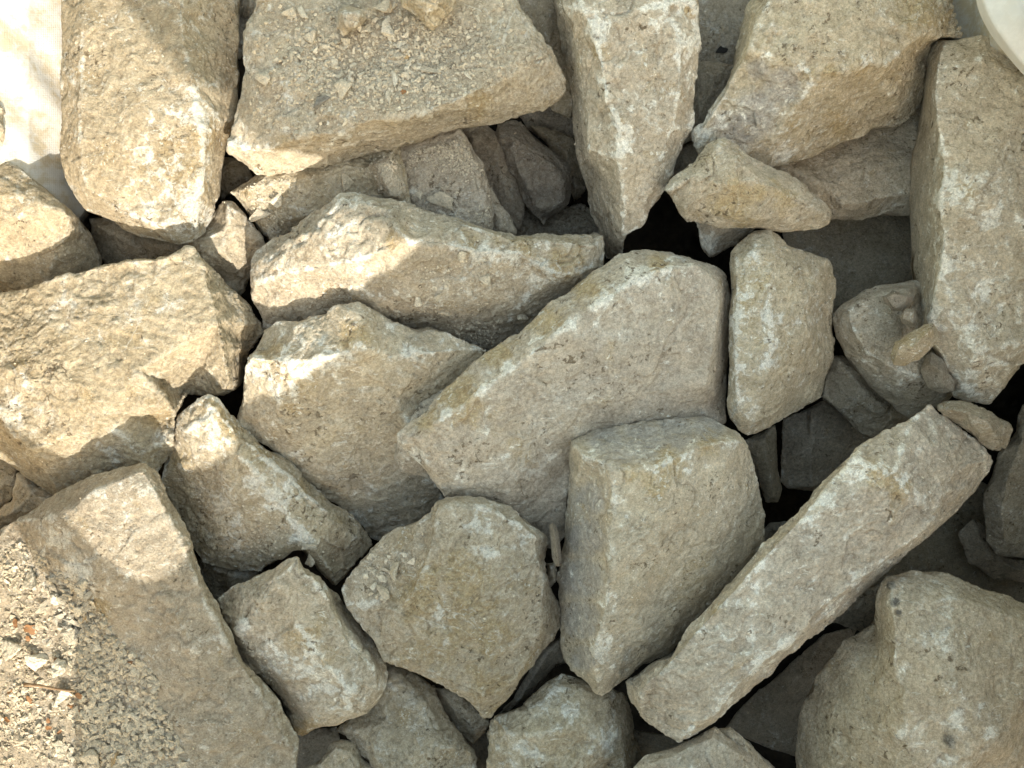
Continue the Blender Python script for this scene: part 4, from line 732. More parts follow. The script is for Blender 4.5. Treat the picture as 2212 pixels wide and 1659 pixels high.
def flap(u, v):
    k = u * (len(EDGE) - 1); i = min(int(k), len(EDGE) - 2); t = k - i
    a, b = EDGE[i], EDGE[i + 1]
    p0 = EDGE[max(i - 1, 0)]; p3 = EDGE[min(i + 2, len(EDGE) - 1)]
    def cr(c): return .5 * (2 * a[c] + (b[c] - p0[c]) * t + (2 * p0[c] - 5 * a[c] + 4 * b[c] - p3[c]) * t * t + (3 * a[c] - p0[c] - 3 * b[c] + p3[c]) * t ** 3)
    gx, gy = cr(0), cr(1)
    # the rim rolls over: from tucked under, round the fold, then up and away
    R = [(0, (34, -3.2)), (.12, (14, -2.6)), (.22, (2, -1.3)), (.3, (0, 0)), (.42, (16, 1.6)), (.6, (80, 3.4)), (.8, (190, 6)), (1, (330, 8))]
    ox = lerp(v, [(a_, b_[0]) for a_, b_ in R]); oz = lerp(v, [(a_, b_[1]) for a_, b_ in R])
    f = (.9 * n1(gx * .012 + v * 3, gy * .012, 53) + .35 * n1(gx * .05 - gy * .03, v * 5, 54)) * min(1, v * 1.6)
    return at(gx + ox * .85, gy - ox * .5, 11 + oz + f)
sheet('rim_flap', flap, 80, 44, .002, M_FLAP, bag, 4, 2)

# ------------------------------------------------------------------ ground outside the bag
def ground():
    bm = bmesh.new()
    n = 40
    g = [[bm.verts.new(((i / n - .5) * 60, (j / n - .5) * 60, -.85 + .01 * n1(i * .7, j * .7, 61))) for j in range(n + 1)] for i in range(n + 1)]
    for i in range(n):
        for j in range(n): bm.faces.new((g[i][j], g[i + 1][j], g[i + 1][j + 1], g[i][j + 1])).smooth = True
    me = bpy.data.meshes.new('ground'); bm.to_mesh(me); bm.free()
    me.materials.append(simple('trodden_earth', (.20, .16, .11), (.33, .28, .21), 6, .95, .6, .01))
    o = bpy.data.objects.new('ground', me); col.objects.link(o); o['kind'] = 'structure'
ground()

# ------------------------------------------------------------------ added bed under the stones, near black to stand in for gap shade
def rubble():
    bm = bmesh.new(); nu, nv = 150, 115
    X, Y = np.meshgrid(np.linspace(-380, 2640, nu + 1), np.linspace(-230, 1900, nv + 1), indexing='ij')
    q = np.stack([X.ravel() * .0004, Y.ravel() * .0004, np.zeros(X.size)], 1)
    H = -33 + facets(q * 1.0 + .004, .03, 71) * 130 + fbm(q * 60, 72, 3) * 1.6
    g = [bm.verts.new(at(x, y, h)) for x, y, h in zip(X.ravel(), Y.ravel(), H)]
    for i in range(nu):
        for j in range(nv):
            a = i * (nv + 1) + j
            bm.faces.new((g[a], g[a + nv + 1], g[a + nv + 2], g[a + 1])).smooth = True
    me = bpy.data.meshes.new('dark_gap_bed'); bm.to_mesh(me); bm.free()
    me.materials.append(simple('gap_shade_dark', (.030, .024, .018), (.07, .056, .04), 40, .95, .6, .004))
    o = bpy.data.objects.new('dark_gap_bed', me); col.objects.link(o); o['kind'] = 'structure'
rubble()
# ------------------------------------------------------------------ unseen figure and added block that shade the pile
def sunward(gx, gy, h, t):
    return at(gx, gy, h) + TO_SUN * t

M_COAT = simple('dark_coat', (.07, .07, .075), (.10, .10, .11), 60, .9)

def tube_body(name, chains, vox, mat, parent, sm=6):
    """one continuous skin round chains of (point, radius)"""
    V = []; F = []
    def ball(c, r, nu=14, nv=9):
        b = len(V); V.append((c.x, c.y, c.z + r))
        for j in range(1, nv):
            th = math.pi * j / nv
            for i in range(nu):
                ph = 2 * math.pi * i / nu
                V.append((c.x + r * math.sin(th) * math.cos(ph), c.y + r * math.sin(th) * math.sin(ph), c.z + r * math.cos(th)))
        V.append((c.x, c.y, c.z - r)); e = len(V) - 1
        for i in range(nu): F.append((b, b + 1 + i, b + 1 + (i + 1) % nu))
        for j in range(nv - 2):
            for i in range(nu):
                a = b + 1 + j * nu
                F.append((a + i, a + nu + i, a + nu + (i + 1) % nu, a + (i + 1) % nu))
        a = b + 1 + (nv - 2) * nu
        for i in range(nu): F.append((a + i, e, a + (i + 1) % nu))
    for ch in chains:
        for (p, r), (q, s) in zip(ch[:-1], ch[1:]):
            n = max(2, int((q - p).length / (.22 * min(r, s))) + 1)
            for k in range(n + 1): ball(p.lerp(q, k / n), r + (s - r) * k / n)
    me = bpy.data.meshes.new('tmp'); me.from_pydata(V, [], F)
    ob = bpy.data.objects.new('tmp', me); col.objects.link(ob)
    m = ob.modifiers.new('r', 'REMESH'); m.mode = 'VOXEL'; m.voxel_size = vox
    dg = bpy.context.evaluated_depsgraph_get(); dg.update()
    em = ob.evaluated_get(dg).to_mesh()
    P = np.empty(len(em.vertices) * 3); em.vertices.foreach_get('co', P); P = P.reshape(-1, 3)
    Q = np.empty(len(em.loops), np.int32); em.loops.foreach_get('vertex_index', Q); Q = Q.reshape(-1, 4)
    E = np.empty(len(em.edges) * 2, np.int32); em.edges.foreach_get('vertices', E); E = E.reshape(-1, 2)
    ob.evaluated_get(dg).to_mesh_clear(); bpy.data.objects.remove(ob); bpy.data.meshes.remove(me)
    P = smooth(P, E, sm)
    o = bpy.data.objects.new(name, quad_mesh(name, P, Q, mat)); col.objects.link(o); o.parent = parent
    return o

def C(*rows): return [(sunward(gx, gy, 8, t), r) for gx, gy, t, r in rows]
def G0(gx, gy, h): return at(gx, gy, h)
SH = sunward(640, 1560, 8, .62)
hip = sunward(560, 2150, 8, .50)
chains = [
    C((650, 1565, .46, .100), (960, 1180, .50, .100), (1215, 760, .56, .100)),                 # sloping shoulder
    C((350, 1660, .46, .070), (350, 1900, .44, .070), (380, 2250, .42, .085)),                 # open coat front
    C((650, 1565, .46, .100), (640, 1900, .45, .14), (680, 2250, .44, .16)),
    C((1215, 760, .56, .10), (1280, 1130, .54, .14), (1180, 1700, .50, .18), (1050, 2250, .46, .19)),
    C((960, 1350, .50, .09), (830, 1800, .48, .14)),
    C((1215, 760, .56, .10), (1130, 380, .85, .085), (960, 70, 1.16, .10)),                    # neck and hood
    C((150, -560, 1.22, .115), (515, -180, 1.22, .118), (620, -60, 1.20, .12), (745, 20, 1.18, .12), (900, 10, 1.18, .12)),
    C((631, 220, 1.15, .045), (740, 300, 1.10, .05), (840, 285, 1.06, .05)),
    C((340, 1500, .52, .046), (255, 1405, .60, .036), (150, 1285, .60, .033), (40, 1150, .60, .032), (-110, 1010, .60, .034), (-420, 760, .62, .036)),  # held-out arm
    C((340, 1500, .52, .046), (640, 1560, .47, .09)),
]
chains.append(C((1250, 1900, .48, .16), (1500, 2120, .46, .15), (1640, 2420, .45, .15)))  # extra bulk added to block a sun leak at the bottom of the pile
for lx in (-.12, .14):                                                                        # legs down to the ground beside the bag
    b = sunward(760, 2250, 8, .46)
    chains.append([(b + Vector((lx, 0, 0)), .12), (Vector((b.x + lx * 1.2, b.y - .02, -.40)), .075), (Vector((b.x + lx * 1.3, b.y - .05, -.78)), .055), (Vector((b.x + lx * 1.4, b.y + .10, -.81)), .042)])
hand = sunward(-420, 760, 8, .62); fd = (sunward(-720, 560, 8, .64) - hand).normalized(); sd = fd.cross(Vector((0, 0, 1))).normalized()
chains.append([(hand, .034), (hand + fd * .07, .030)])
for k, ln in ((-1.5, .060), (-.5, .072), (.5, .078), (1.5, .070)):
    r0 = hand + fd * .085 + sd * k * .019
    chains.append([(r0, .0105), (r0 + fd * ln * .55, .0095), (r0 + fd * ln - Vector((0, 0, .018)), .008)])
chains.append([(hand + fd * .03 - sd * .03, .014), (hand + fd * .06 - sd * .06, .011), (hand + fd * .085 - sd * .07, .009)])
man = tube_body('person', chains, .0085, M_COAT, None, 5)
tag(man, 'person in a long dark hooded coat standing beside the bag with one arm held out', 'person')

def add_sun_blocker():  # unseen block added only to keep sun off the right of the pile
    p = sunward(1080, 700, 8, 1.9)
    dx = Vector((math.cos(SUN_AZ), math.sin(SUN_AZ), 0)); dy = Vector((math.sin(SUN_AZ), -math.cos(SUN_AZ), 0))
    root = bpy.data.objects.new('sun_blocker', None); root.location = (p.x, p.y, -.85); col.objects.link(root)
    tag(root, 'added unseen pier with a stone coping on the sunny side of the bag', 'blocker')
    m1 = simple('blocker_face', (.55, .52, .46), (.66, .63, .56), 9, .9, .5, .004)
    m2 = simple('blocker_cap', (.30, .28, .24), (.42, .39, .34), 30, .9, .5, .003)
    def box(name, a, b, mat, bev):
        bm = bmesh.new(); bmesh.ops.create_cube(bm, size=1)
        for v in bm.verts:
            q = [a[i] if v.co[i] < 0 else b[i] for i in range(3)]
            v.co = dx * q[0] + dy * q[1] + Vector((0, 0, q[2]))
        bmesh.ops.bevel(bm, geom=bm.edges[:], offset=bev, segments=2, affect='EDGES')
        me = bpy.data.meshes.new(name); bm.to_mesh(me); bm.free(); me.materials.append(mat)
        o = bpy.data.objects.new(name, me); col.objects.link(o); o.parent = root
    top = p.z + .85 + .42
    box('shaft', (0, 0, 0), (.74, .5, top - .07), m1, .008)
    box('cap', (-.02, -.04, top - .068), (.78, .54, top), m2, .012)
add_sun_blocker()
# ------------------------------------------------------------------ loose chips, crumbs, leaves
bpy.context.view_layer.update()
DG = bpy.context.evaluated_depsgraph_get()
EYE = Vector((0, 0, CAM_H))
def drop(gx, gy):
    """the stone surface seen at a survey point"""
    d = (at(gx, gy, 0) - EYE).normalized()
    ok, p, n, i, ob, m = scene.ray_cast(DG, EYE, d)
    return (p, n, ob) if ok else (None, None, None)

def hull_shape(name, npts, flat, mat, seed, attr=True):
    r = np.random.default_rng(seed)
    bm = bmesh.new()
    for k in range(npts):
        v = r.normal(size=3); v /= np.linalg.norm(v); v *= .85 + .3 * r.random()
        v[2] *= flat; bm.verts.new((v[0] * .5, v[1] * .5, v[2] * .5))
    res = bmesh.ops.convex_hull(bm, input=bm.verts[:])
    bmesh.ops.delete(bm, geom=list({g for g in res['geom_interior'] + res['geom_unused'] if isinstance(g, bmesh.types.BMVert)}), context='VERTS')
    bmesh.ops.recalc_face_normals(bm, faces=bm.faces)
    me = bpy.data.meshes.new(name); bm.to_mesh(me); bm.free()
    me.materials.append(mat)
    return me

def rough_shape(name, seed, flat):
    """a chip big enough to show broken faces"""
    r = np.random.default_rng(seed)
    me = hull_shape('tmp', 10, flat, M_CHIP, seed)
    V = [tuple(v.co) for v in me.vertices]; F = [tuple(p.vertices) for p in me.polygons]
    bpy.data.meshes.remove(me)
    P, Q, E = remesh(V, F, .026)
    N = vnormals(P, Q)
    p = P + seed * 3.1
    P = P + N * (facets(p, .30, seed) * .13 + fbm(p * 4, seed, 3) * .02 + fbm(p * 14, seed + 4, 2) * .02)[:, None]
    return quad_mesh(name, P, Q, M_CHIP)

ROUGH = [rough_shape('stone_chip', 300 + k, (.45, .6, .38, .7, .5, .42)[k % 6]) for k in range(9)]
SMALL = [hull_shape('stone_chip', 11, (.5, .7, .4, .6)[k % 4], M_CHIP, 400 + k) for k in range(10)]

def chip(gx, gy, w, h, rot, label, group=None, tone=.5, ochre=0., slate=0., name='stone_chip', cat='stone chip', big=None, sink=.04, thick=.62, tilt=.22):
    p, n, ob = drop(gx, gy)
    if p is None: return None
    s = VIEW_W / GRID * (CAM_H - p.z) / CAM_H
    me = RNG.choice(len(ROUGH)) if (max(w, h) > 17 if big is None else big) else -1
    me = ROUGH[me] if me >= 0 else SMALL[RNG.choice(len(SMALL))]
    o = bpy.data.objects.new(name, me); col.objects.link(o)
    up = (n * .75 + Vector((0, 0, .35))).normalized()
    q = up.to_track_quat('Z', 'Y').to_matrix().to_4x4()
    t = thick * min(w, h)
    tl = RNG.normal(size=2) * tilt
    o.matrix_world = Matrix.Translation(p + up * (t * s * (.5 - sink))) @ q @ Matrix.Rotation(tl[0], 4, 'X') @ Matrix.Rotation(tl[1], 4, 'Y') @ Matrix.Rotation(math.radians(-rot), 4, 'Z') @ Matrix.Diagonal((w * s * 1.2, h * s * 1.2, t * s / .5, 1))
    o['unit'] = float(max(w, h) * s); o['tone'] = float(tone); o['ochre'] = float(ochre); o['slate'] = float(slate); o['seed'] = float(RNG.random() * 9)
    tag(o, label, cat, group)
    return o

# --- the ones that stand out
for a in [
    (694, 222, 40, 20, 32, 'dark blue-grey chip lying on the front of the broad slab', None, .4, 0, 1),
    (928, 154, 62, 15, 4, 'long flat sliver of stone on the broad slab', None, .55),
    (851, 170, 40, 16, 46, 'bright white splinter beside the long flat sliver on the broad slab', None, 1.0),
    (840, 213, 32, 12, -70, 'narrow pale chip below the bright white splinter on the broad slab', None, .6),
    (842, 67, 42, 32, -30, 'flat pale chip under the pointed lump on the broad slab', None, .8),
    (671, 83, 36, 32, 10, 'broad flat tan chip in the upper left of the broad slab', None, .55),
    (748, 93, 25, 23, 0, 'five-sided tan chip below the fist-sized pale stone on the slab', None, .6),
    (729, 95, 16, 28, -25, 'slim chip touching the five-sided tan chip on the slab', None, .55),
    (791, 67, 17, 30, 8, 'upright pale chip right of the fist-sized stone on the slab', None, .75),
    (573, 175, 28, 46, 28, 'lone tan chip near the left edge of the broad slab', None, .6),
    (729, 166, 13, 38, -6, 'slim white upright splinter left of four little rounded chips', None, .9),
    (742, 194, 42, 36, 60, 'triangular tan chip below the slim white splinter on the slab', None, .5),
    (630, 33, 28, 32, 20, 'dusty chip in the top left of the broad slab', None, .6),
    (655, 30, 15, 36, 12, 'narrow dusty chip standing beside another in the slab top left', None, .65),
    (832, 19, 48, 34, 10, 'pinkish grey stone between the fist-sized stone and the pointed lump', None, .35),
    (879, 124, 11, 10, 0, 'small ochre crumb among the chips on the slab', None, .4, 1.0),
    (955, 431, 62, 34, 14, 'slab-like chip at the lower right of the rubble-covered stone', None, .45),
    (745, 393, 36, 40, 30, 'reddish tan chip in the dust under the broad slab', None, .4, .2),
    (565, 463, 24, 64, 30, 'curved tan flake lying on the dusty brown stone', None, .6),
    (599, 432, 28, 32, 20, 'rounded tan flake above the curved one on the dusty stone', None, .6),
    (906, 420, 14, 22, 15, 'little upright chip on the rubble-covered stone', None, .6),
    (74, 1252, 54, 46, 20, 'flat rounded chip at the head of the gravel spill', None, .6),
    (110, 1256, 18, 34, -20, 'slim chip right of the flat rounded chip in the gravel', None, .6),
    (123, 1291, 28, 26, -20, 'wedge of white-edged chip over the long dull chip', None, .7),
    (100, 1307, 62, 22, 46, 'long dull chip on the boundary of sun and shade in the gravel', None, .4),
    (146, 1276, 24, 28, 30, 'pale block-shaped chip in the middle of the upper gravel', None, .7),
    (183, 1263, 22, 24, 0, 'pinkish chip at the right end of the upper gravel', None, .6, .15),
    (175, 1315, 22, 40, 15, 'tall bluish chip in the shaded upper gravel', None, .8),
    (188, 1334, 20, 13, 10, 'ochre-brown chip under the tall bluish chip', None, .3, .9),
    (161, 1340, 46, 18, 18, 'flat tan flake under the ochre-brown chip', None, .6),
    (194, 1361, 32, 20, -30, 'oval grey chip below the flat tan flake', None, .7),
    (155, 1372, 46, 32, 28, 'broad dull chip where the shadow edge crosses the gravel', None, .45),
    (334, 1467, 44, 17, -3, 'flat tan flake standing alone on the right of the gravel', None, .55),
    (139, 1500, 36, 38, 10, 'rounded bluish white stone lying in the sunlit gravel', None, .9),
    (27, 1397, 58, 52, 0, 'largest sunlit lump in the gravel at the left edge', None, .7),
    (87, 1421, 46, 40, 12, 'sunlit lump right of the largest one in the gravel', None, .75),
    (131, 1441, 40, 36, -20, 'sunlit crumbly lump just above the twig', None, .75),
    (134, 1615, 36, 36, 0, 'greyish stone at the bottom of the sunlit gravel', None, .6),
    (202, 1631, 46, 44, 30, 'largest shaded stone in the gravel at the bottom edge', None, .6),
    (251, 1634, 15, 42, 5, 'narrow ochre chip standing in the gravel at the bottom edge', None, .4, .7),
    (292, 1547, 17, 28, 6, 'pale capsule-shaped chip in the shaded gravel', None, .75),
    (271, 1391, 8, 13, 0, 'tiny bright white chip on its own above the gravel', None, 1.0),
    (860, 1232, 36, 42, 12, 'broad grey flake in the gravel on the ochre slab', None, .45),
    (890, 1213, 20, 20, -30, 'squarish pale chip at the right of the gravel on the ochre slab', None, .75),
    (806, 1265, 15, 19, -20, 'whitest chip of the gravel on the ochre slab', None, 1.0),
    (831, 1280, 28, 42, 0, 'dull flake below the gravel on the ochre slab', None, .4),
    (838, 1232, 11, 26, 20, 'slim tan chip left of the broad grey flake', None, .6, .2),
    (827, 1251, 26, 18, 0, 'knobbly chip above the dull flake on the ochre slab', None, .6),
    (666, 1179, 36, 15, 0, 'flat chip at the lower end of the orange crest', None, .6),
    (674, 1208, 22, 34, -20, 'pale pointed chip in the cleft above the speckled block', None, .8),
    (999, 553, 20, 26, 10, 'chip stuck to the shaded front of the humped block', None, .5),
    (1048, 600, 24, 32, 5, 'dull upright chip on the right front of the humped block', None, .4),
    (1127, 684, 24, 24, 0, 'tan chip low on the humped block near the rusty rim', None, .55),
    (944, 640, 24, 18, 0, 'light chip in the dusty hollow of the humped block', None, .6),
    (903, 651, 17, 26, 0, 'pale chip left of the dusty hollow of the humped block', None, .7),
    (958, 673, 30, 22, 20, 'broad chip at the bottom of the dusty hollow', None, .45),
    (1911, 568, 24, 20, 0, 'little grey stone on the dark flat stone in the recess', None, .5),
]: chip(*a)
for x, y in ((763, 142), (758, 161), (758, 175), (764, 186)):
    chip(x, y, 14, 11, RNG.uniform(-30, 30), 'little rounded tan chip in the row of four on the broad slab', 'row of four rounded chips on the broad slab', .6, big=False)
for x, y, w, h in ((860, 123, 19, 23), (873, 106, 16, 24), (862, 98, 11, 23), (830, 130, 12, 10), (723, 134, 13, 17), (775, 108, 19, 9), (903, 85, 9, 14), (967, 87, 13, 13), (745, 263, 20, 9), (700, 80, 14, 12),
                   (812, 45, 16, 13), (884, 140, 12, 9), (808, 78, 12, 12), (900, 176, 22, 14), (876, 165, 20, 20), (1010, 165, 26, 9), (705, 100, 20, 14), (682, 110, 16, 12), (640, 95, 12, 10), (1030, 40, 22, 12), (1000, 48, 14, 9)):
    chip(x, y, w, h, RNG.uniform(-60, 60), 'small pale chip lying loose among the crumbs on the broad slab', 'small chips on the broad slab', RNG.uniform(.4, .95))
for x, y in ((2040, 8), (2052, 15), (2046, 24), (2058, 34), (2063, 48), (2056, 52), (2070, 63), (2066, 74), (2075, 76)):
    chip(x, y, RNG.uniform(9, 16), RNG.uniform(8, 13), RNG.uniform(0, 180), 'dark pebble in the narrow gap between the chunky block and the bag', 'dark pebbles beside the bag', .2, slate=.4)

def inside(poly, x, y):
    c = False; j = len(poly) - 1
    for i in range(len(poly)):
        (xi, yi), (xj, yj) = poly[i], poly[j]
        if (yi > y) != (yj > y) and x < (xj - xi) * (y - yi) / (yj - yi) + xi: c = not c
        j = i
    return c
def sample(poly, n, dens=None):
    xs = [p[0] for p in poly]; ys = [p[1] for p in poly]; out = []; tries = 0
    while len(out) < n and tries < n * 30:
        tries += 1
        x = RNG.uniform(min(xs), max(xs)); y = RNG.uniform(min(ys), max(ys))
        if inside(poly, x, y) and (dens is None or RNG.random() < dens(x, y)): out.append((x, y))
    return out
def clump(s, k=.012, lo=.05):
    return lambda x, y: max(lo, min(1., .5 + 1.6 * float(vnoise(np.array([[x * k, y * k, .3]]), s)[0])))
P2 = lambda s: [tuple(float(v) for v in w.split(',')) for w in s.split()]

SHELF = P2('-10,1190 60,1170 110,1220 170,1262 215,1310 250,1380 300,1420 345,1470 340,1520 380,1580 400,1664 -10,1664')
SLABTOP = P2('560,15 840,5 1080,10 1140,70 1180,140 1060,190 900,240 760,270 640,295 560,300 535,200')
for x, y in sample(SHELF, 90, clump(81)):
    w = RNG.uniform(9, 22); q = RNG.uniform(.45, .95); tn = RNG.uniform(.35, .95)
    lit = 'sunlit' if x < 135 + .1 * (1450 - y) else 'shaded'
    where = 'top' if y < 1350 else 'middle' if y < 1500 else 'bottom'
    look = ('pale' if tn > .65 else 'dull') + (' slim' if q < .68 else ' stubby') + (' bigger' if w > 15.5 else ' small')
    chip(x, y, w, w * q, RNG.uniform(0, 180), f'{look} chip in the {lit} {where} of the gravel spill at lower left', f'{look} chips in the {lit} {where} of the gravel spill', tn, thick=.6)
for x, y in sample(P2('70,1230 130,1240 200,1260 215,1330 200,1390 150,1390 110,1330'), 26):
    w = RNG.uniform(17, 36); q = RNG.uniform(.45, .9)
    look = ('slim' if q < .65 else 'stubby') + (' larger' if w > 25 else ' smaller')
    chip(x, y, w, w * q, RNG.uniform(0, 180), f'{look} grey flake heaped where the shadow crosses the upper gravel', f'{look} grey flakes heaped in the upper gravel', RNG.uniform(.35, .8), slate=RNG.uniform(.25, .75), thick=.55, tilt=.4)
for x, y in sample(P2('800,1195 880,1190 900,1230 860,1250 850,1300 800,1290 790,1250'), 26):
    w = RNG.uniform(7, 15)
    chip(x, y, w, w * RNG.uniform(.5, .9), RNG.uniform(0, 180), 'small chip in the loose gravel on the ochre slab', 'chips on the ochre slab', RNG.uniform(.4, .95))

# --- crumbs: too many to count
TINY = []
for k in range(12):
    me = hull_shape('t', 7, .65, M_CHIP, 500 + k)
    TINY.append((np.array([v.co for v in me.vertices]), np.array([tuple(p.vertices) for p in me.polygons])))
    bpy.data.meshes.remove(me)
def crumbs(label, spots, lo, hi, allowed, tone=(.1, .95), power=2.6, ochre=.05):
    VV = []; FF = []; CV = []; nb = 0
    ok = {ROCKS[k].name for k in allowed}
    for x, y in spots:
        p, n, ob = drop(x, y)
        if p is None or ob.name not in ok or n.z < .35: continue
        s = VIEW_W / GRID * (CAM_H - p.z) / CAM_H
        w = (lo + (hi - lo) * RNG.random() ** power) * s
        V, F = TINY[RNG.integers(len(TINY))]
        a = RNG.uniform(0, 6.283); c, sn = math.cos(a), math.sin(a)
        M = np.array([[c, -sn, 0], [sn, c, 0], [0, 0, 1]]) @ np.diag([1.15, .85, .9])
        t = RNG.uniform(-.5, .5); ct, st = math.cos(t), math.sin(t)
        M = np.array([[1, 0, 0], [0, ct, -st], [0, st, ct]]) @ M
        VV.append((V * w) @ M.T + np.array(p) + np.array((0, 0, w * .12))); FF.append(F + nb); nb += len(V)
        CV.append(np.full(len(V), RNG.uniform(*tone)))
    if not VV: return
    me = quad_mesh('crumbs', np.concatenate(VV), np.concatenate(FF), M_CHIP, {'cv': np.concatenate(CV)})
    me.polygons.foreach_set('use_smooth', np.zeros(len(me.polygons), bool))
    o = bpy.data.objects.new('crumbs', me); col.objects.link(o)
    o['unit'] = 1.; o['tone'] = .5; o['ochre'] = ochre; o['slate'] = 0.; o['seed'] = 1.
    tag(o, label, None, None, 'stuff')
    TRI[0] += len(me.polygons)
for x, y in sample(SLABTOP, 34, lambda x, y: math.exp(-((x - 840) / 130) ** 2 - ((y - 110) / 75) ** 2)):
    w = RNG.uniform(10, 19)
    chip(x, y, w, w * RNG.uniform(.5, .95), RNG.uniform(0, 180), 'small pale chip lying loose among the crumbs on the broad slab', 'small chips on the broad slab', RNG.uniform(.5, 1.0))
crumbs('stone crumbs and dust scattered over the broad slab', sample(SLABTOP, 5200, lambda x, y: max(.12, math.exp(-((x - 850) / 190) ** 2 - ((y - 130) / 95) ** 2)) * (.5 + .5 * clump(91, .02)(x, y))), 1.8, 15, ['slab'], power=3.4)
crumbs('coarse grit and flakes on the shaded side of the gravel spill', sample(SHELF, 3000, lambda x, y: (.05 if x < 150 else 1) * clump(92, .014, .25)(x, y)), 3.0, 23, ['gravelly'], (0., .85), power=2.8)
crumbs('fine dusty crumbs on the sunlit side of the gravel spill', sample(SHELF, 4200, lambda x, y: (1 if x < 190 else .15) * clump(104, .02, .15)(x, y)), 2.0, 15, ['gravelly'], (.2, .9), power=4, ochre=.32)
crumbs('grit on the gravelly block right of the spill', sample(P2('250,1350 330,1420 420,1520 440,1660 380,1660 330,1500'), 350, clump(93, .03)), 1.5, 5, ['gravelly'])
crumbs('dust and crumbs under the broad slab', sample(P2('520,400 860,330 880,440 740,500 600,520 540,450'), 900, clump(94)) + sample(P2('880,330 1000,300 1060,400 1060,490 960,470 890,430'), 1300, clump(95)), 1.6, 9, ['dusty', 'rubble', 'lump'])
crumbs('crumbs on the humped block', sample(P2('900,570 1060,560 1100,620 1020,690 900,690'), 320, clump(96, .02)) + sample(P2('960,700 1090,690 1060,760 1000,740'), 420), 1.6, 10, ['hump', 'chalky'])
crumbs('crumbs on the orange crest block', sample(P2('520,1090 600,1110 650,1170 690,1210 720,1255 640,1200 520,1200'), 420, clump(97, .02)), 1.8, 8, ['orange_crest', 'crevice'])
crumbs('crumbs on the speckled block', sample(P2('510,1370 570,1390 640,1470 660,1570 600,1500'), 260, clump(98, .02)), 1.6, 7, ['speckled'])
crumbs('crumbs on the ochre slab', sample(P2('780,1210 900,1130 930,1180 900,1240 850,1320 790,1290'), 260, clump(99, .02)), 1.5, 6, ['ochre_slab'])
crumbs('crumbs on the wedge and the chunky block', sample(P2('1330,40 1480,30 1480,300 1400,340 1360,200'), 300, clump(101, .02)) + sample(P2('1700,70 1790,90 1870,140 1820,150 1740,120'), 220, clump(102, .03)), 1.3, 5, ['wedge', 'block_ur'])
crumbs('crumbs on the large grey stone and the squared block', sample(P2('900,960 1300,690 1520,620 1500,820 1240,900 1000,1010'), 160) + sample(P2('1340,1020 1600,970 1560,1200 1340,1420'), 160), 1.2, 4, ['centre', 'squared'], (.3, 1))

allk = [k for k in ROCKS]
crumbs('crumbs and grit lying in small drifts over the whole pile', sample(P2('0,0 2212,0 2212,1659 0,1659'), 3600, clump(103, .02, .0)), 1.2, 8, allk, (.15, 1), 4)

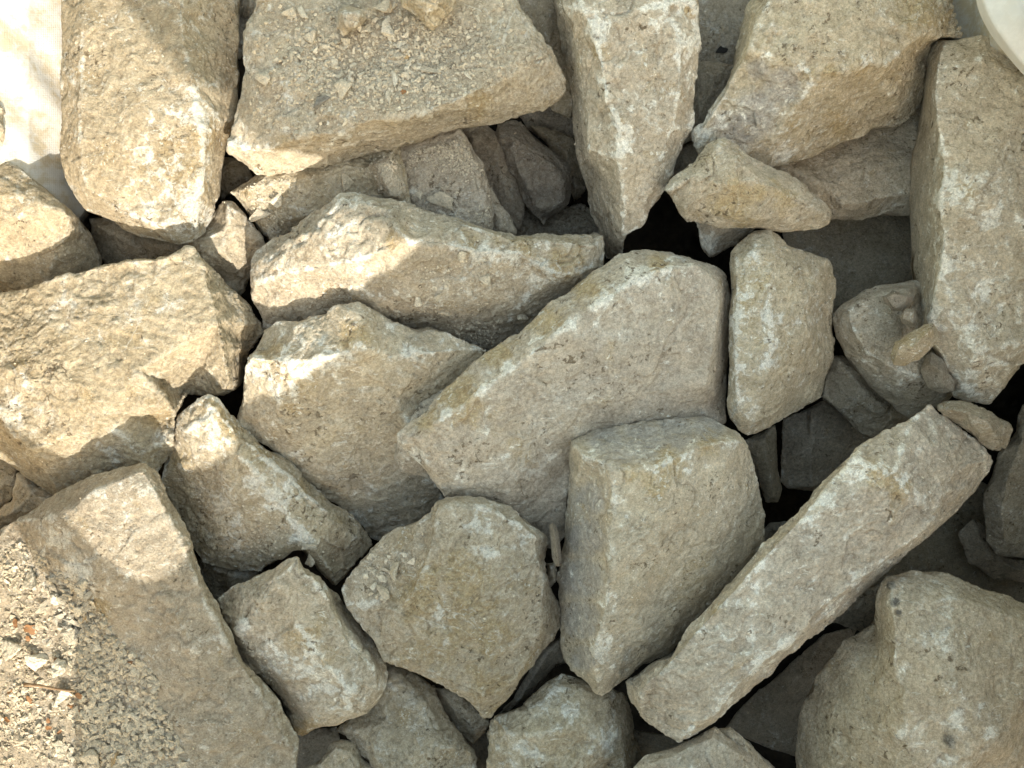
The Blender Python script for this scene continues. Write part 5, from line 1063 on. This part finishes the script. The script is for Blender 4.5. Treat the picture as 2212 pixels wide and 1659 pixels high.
# --- leaves and a twig in the gravel
def leaf(gx, gy, w, h, rot, label, mat=M_LEAF, group=None):
    p, n, ob = drop(gx, gy)
    s = VIEW_W / GRID * (CAM_H - p.z) / CAM_H
    bm = bmesh.new(); N = 8
    L = []
    for i in range(N + 1):
        t = i / N; hw = math.sin(math.pi * min(1, t * .96 + .02)) ** .7 * .5 * (1 + .25 * math.sin(t * 9 + gx))
        x = (t - .5)
        z = .22 * math.sin(t * 2.6 + gx) + .05
        L.append([bm.verts.new((x, q * hw, z + .28 * abs(q) ** 1.5 * math.cos(gx + t))) for q in (-1, -.4, 0, .4, 1)])
    for a, b in zip(L[:-1], L[1:]):
        for k in range(4): bm.faces.new((a[k], a[k + 1], b[k + 1], b[k]))
    bmesh.ops.recalc_face_normals(bm, faces=bm.faces)
    bmesh.ops.solidify(bm, geom=bm.faces[:], thickness=.03)
    me = bpy.data.meshes.new('dry_leaf'); bm.to_mesh(me); bm.free(); me.materials.append(mat)
    o = bpy.data.objects.new('dry_leaf', me); col.objects.link(o)
    o.matrix_world = Matrix.Translation(p + Vector((0, 0, .0015))) @ Matrix.Rotation(math.radians(-rot), 4, 'Z') @ Matrix.Diagonal((w * s, h * s, w * s * .5, 1))
    tag(o, label, 'leaf', group)
leaf(70, 1357, 30, 22, 20, 'orange dry leaf fragment in the sunlit gravel at the left')
leaf(65, 1517, 34, 15, 75, 'orange leaf fragment standing on edge below the twig')
leaf(161, 1529, 32, 12, 22, 'narrow orange leaf fragment near the shadow edge, below the twig')
leaf(177, 1503, 26, 14, 40, 'brownish leaf fragment at the right end of the twig')
for x, y in sample(P2('0,1330 120,1330 150,1420 150,1560 100,1640 0,1640'), 9):
    leaf(x, y, RNG.uniform(10, 20), RNG.uniform(6, 11), RNG.uniform(0, 180), 'small brown leaf scrap among the sunlit gravel', M_LEAF, 'leaf scraps in the gravel')
leaf(286, 1432, 20, 9, 15, 'small brown leaf fragment in the shaded gravel')
leaf(872, 200, 14, 10, 0, 'tiny amber leaf scrap on the broad slab')
leaf(1562, 106, 20, 30, 60, 'blackened leaf lying deep between the wedge and the chunky block', M_DARKLEAF)
def twig():
    a, _, _ = drop(65, 1471); b, _, _ = drop(166, 1488)
    zt = max(a.z, b.z) + .004
    a.z = b.z = zt
    bm = bmesh.new(); R = []
    for i in range(13):
        t = i / 12; c = a.lerp(b, t) + Vector((.0006 * math.sin(t * 9), .0012 * math.sin(t * 5), .0015 * math.sin(t * 4)))
        r = .0016 * (1 - .4 * t) * (1 + .2 * math.sin(t * 25))
        R.append([bm.verts.new(c + Vector((0, r * math.cos(k * 1.047), r * math.sin(k * 1.047)))) for k in range(6)])
    for p, q in zip(R[:-1], R[1:]):
        for k in range(6): bm.faces.new((p[k], p[(k + 1) % 6], q[(k + 1) % 6], q[k])).smooth = True
    bm.faces.new(R[0][::-1]); bm.faces.new(R[-1])
    bmesh.ops.recalc_face_normals(bm, faces=bm.faces)
    me = bpy.data.meshes.new('twig'); bm.to_mesh(me); bm.free(); me.materials.append(M_TWIG)
    o = bpy.data.objects.new('twig', me); col.objects.link(o)
    tag(o, 'thin dry twig lying across the sunlit gravel', 'twig')
twig()
print('TRIANGLES', TRI[0], len(ROCKS))
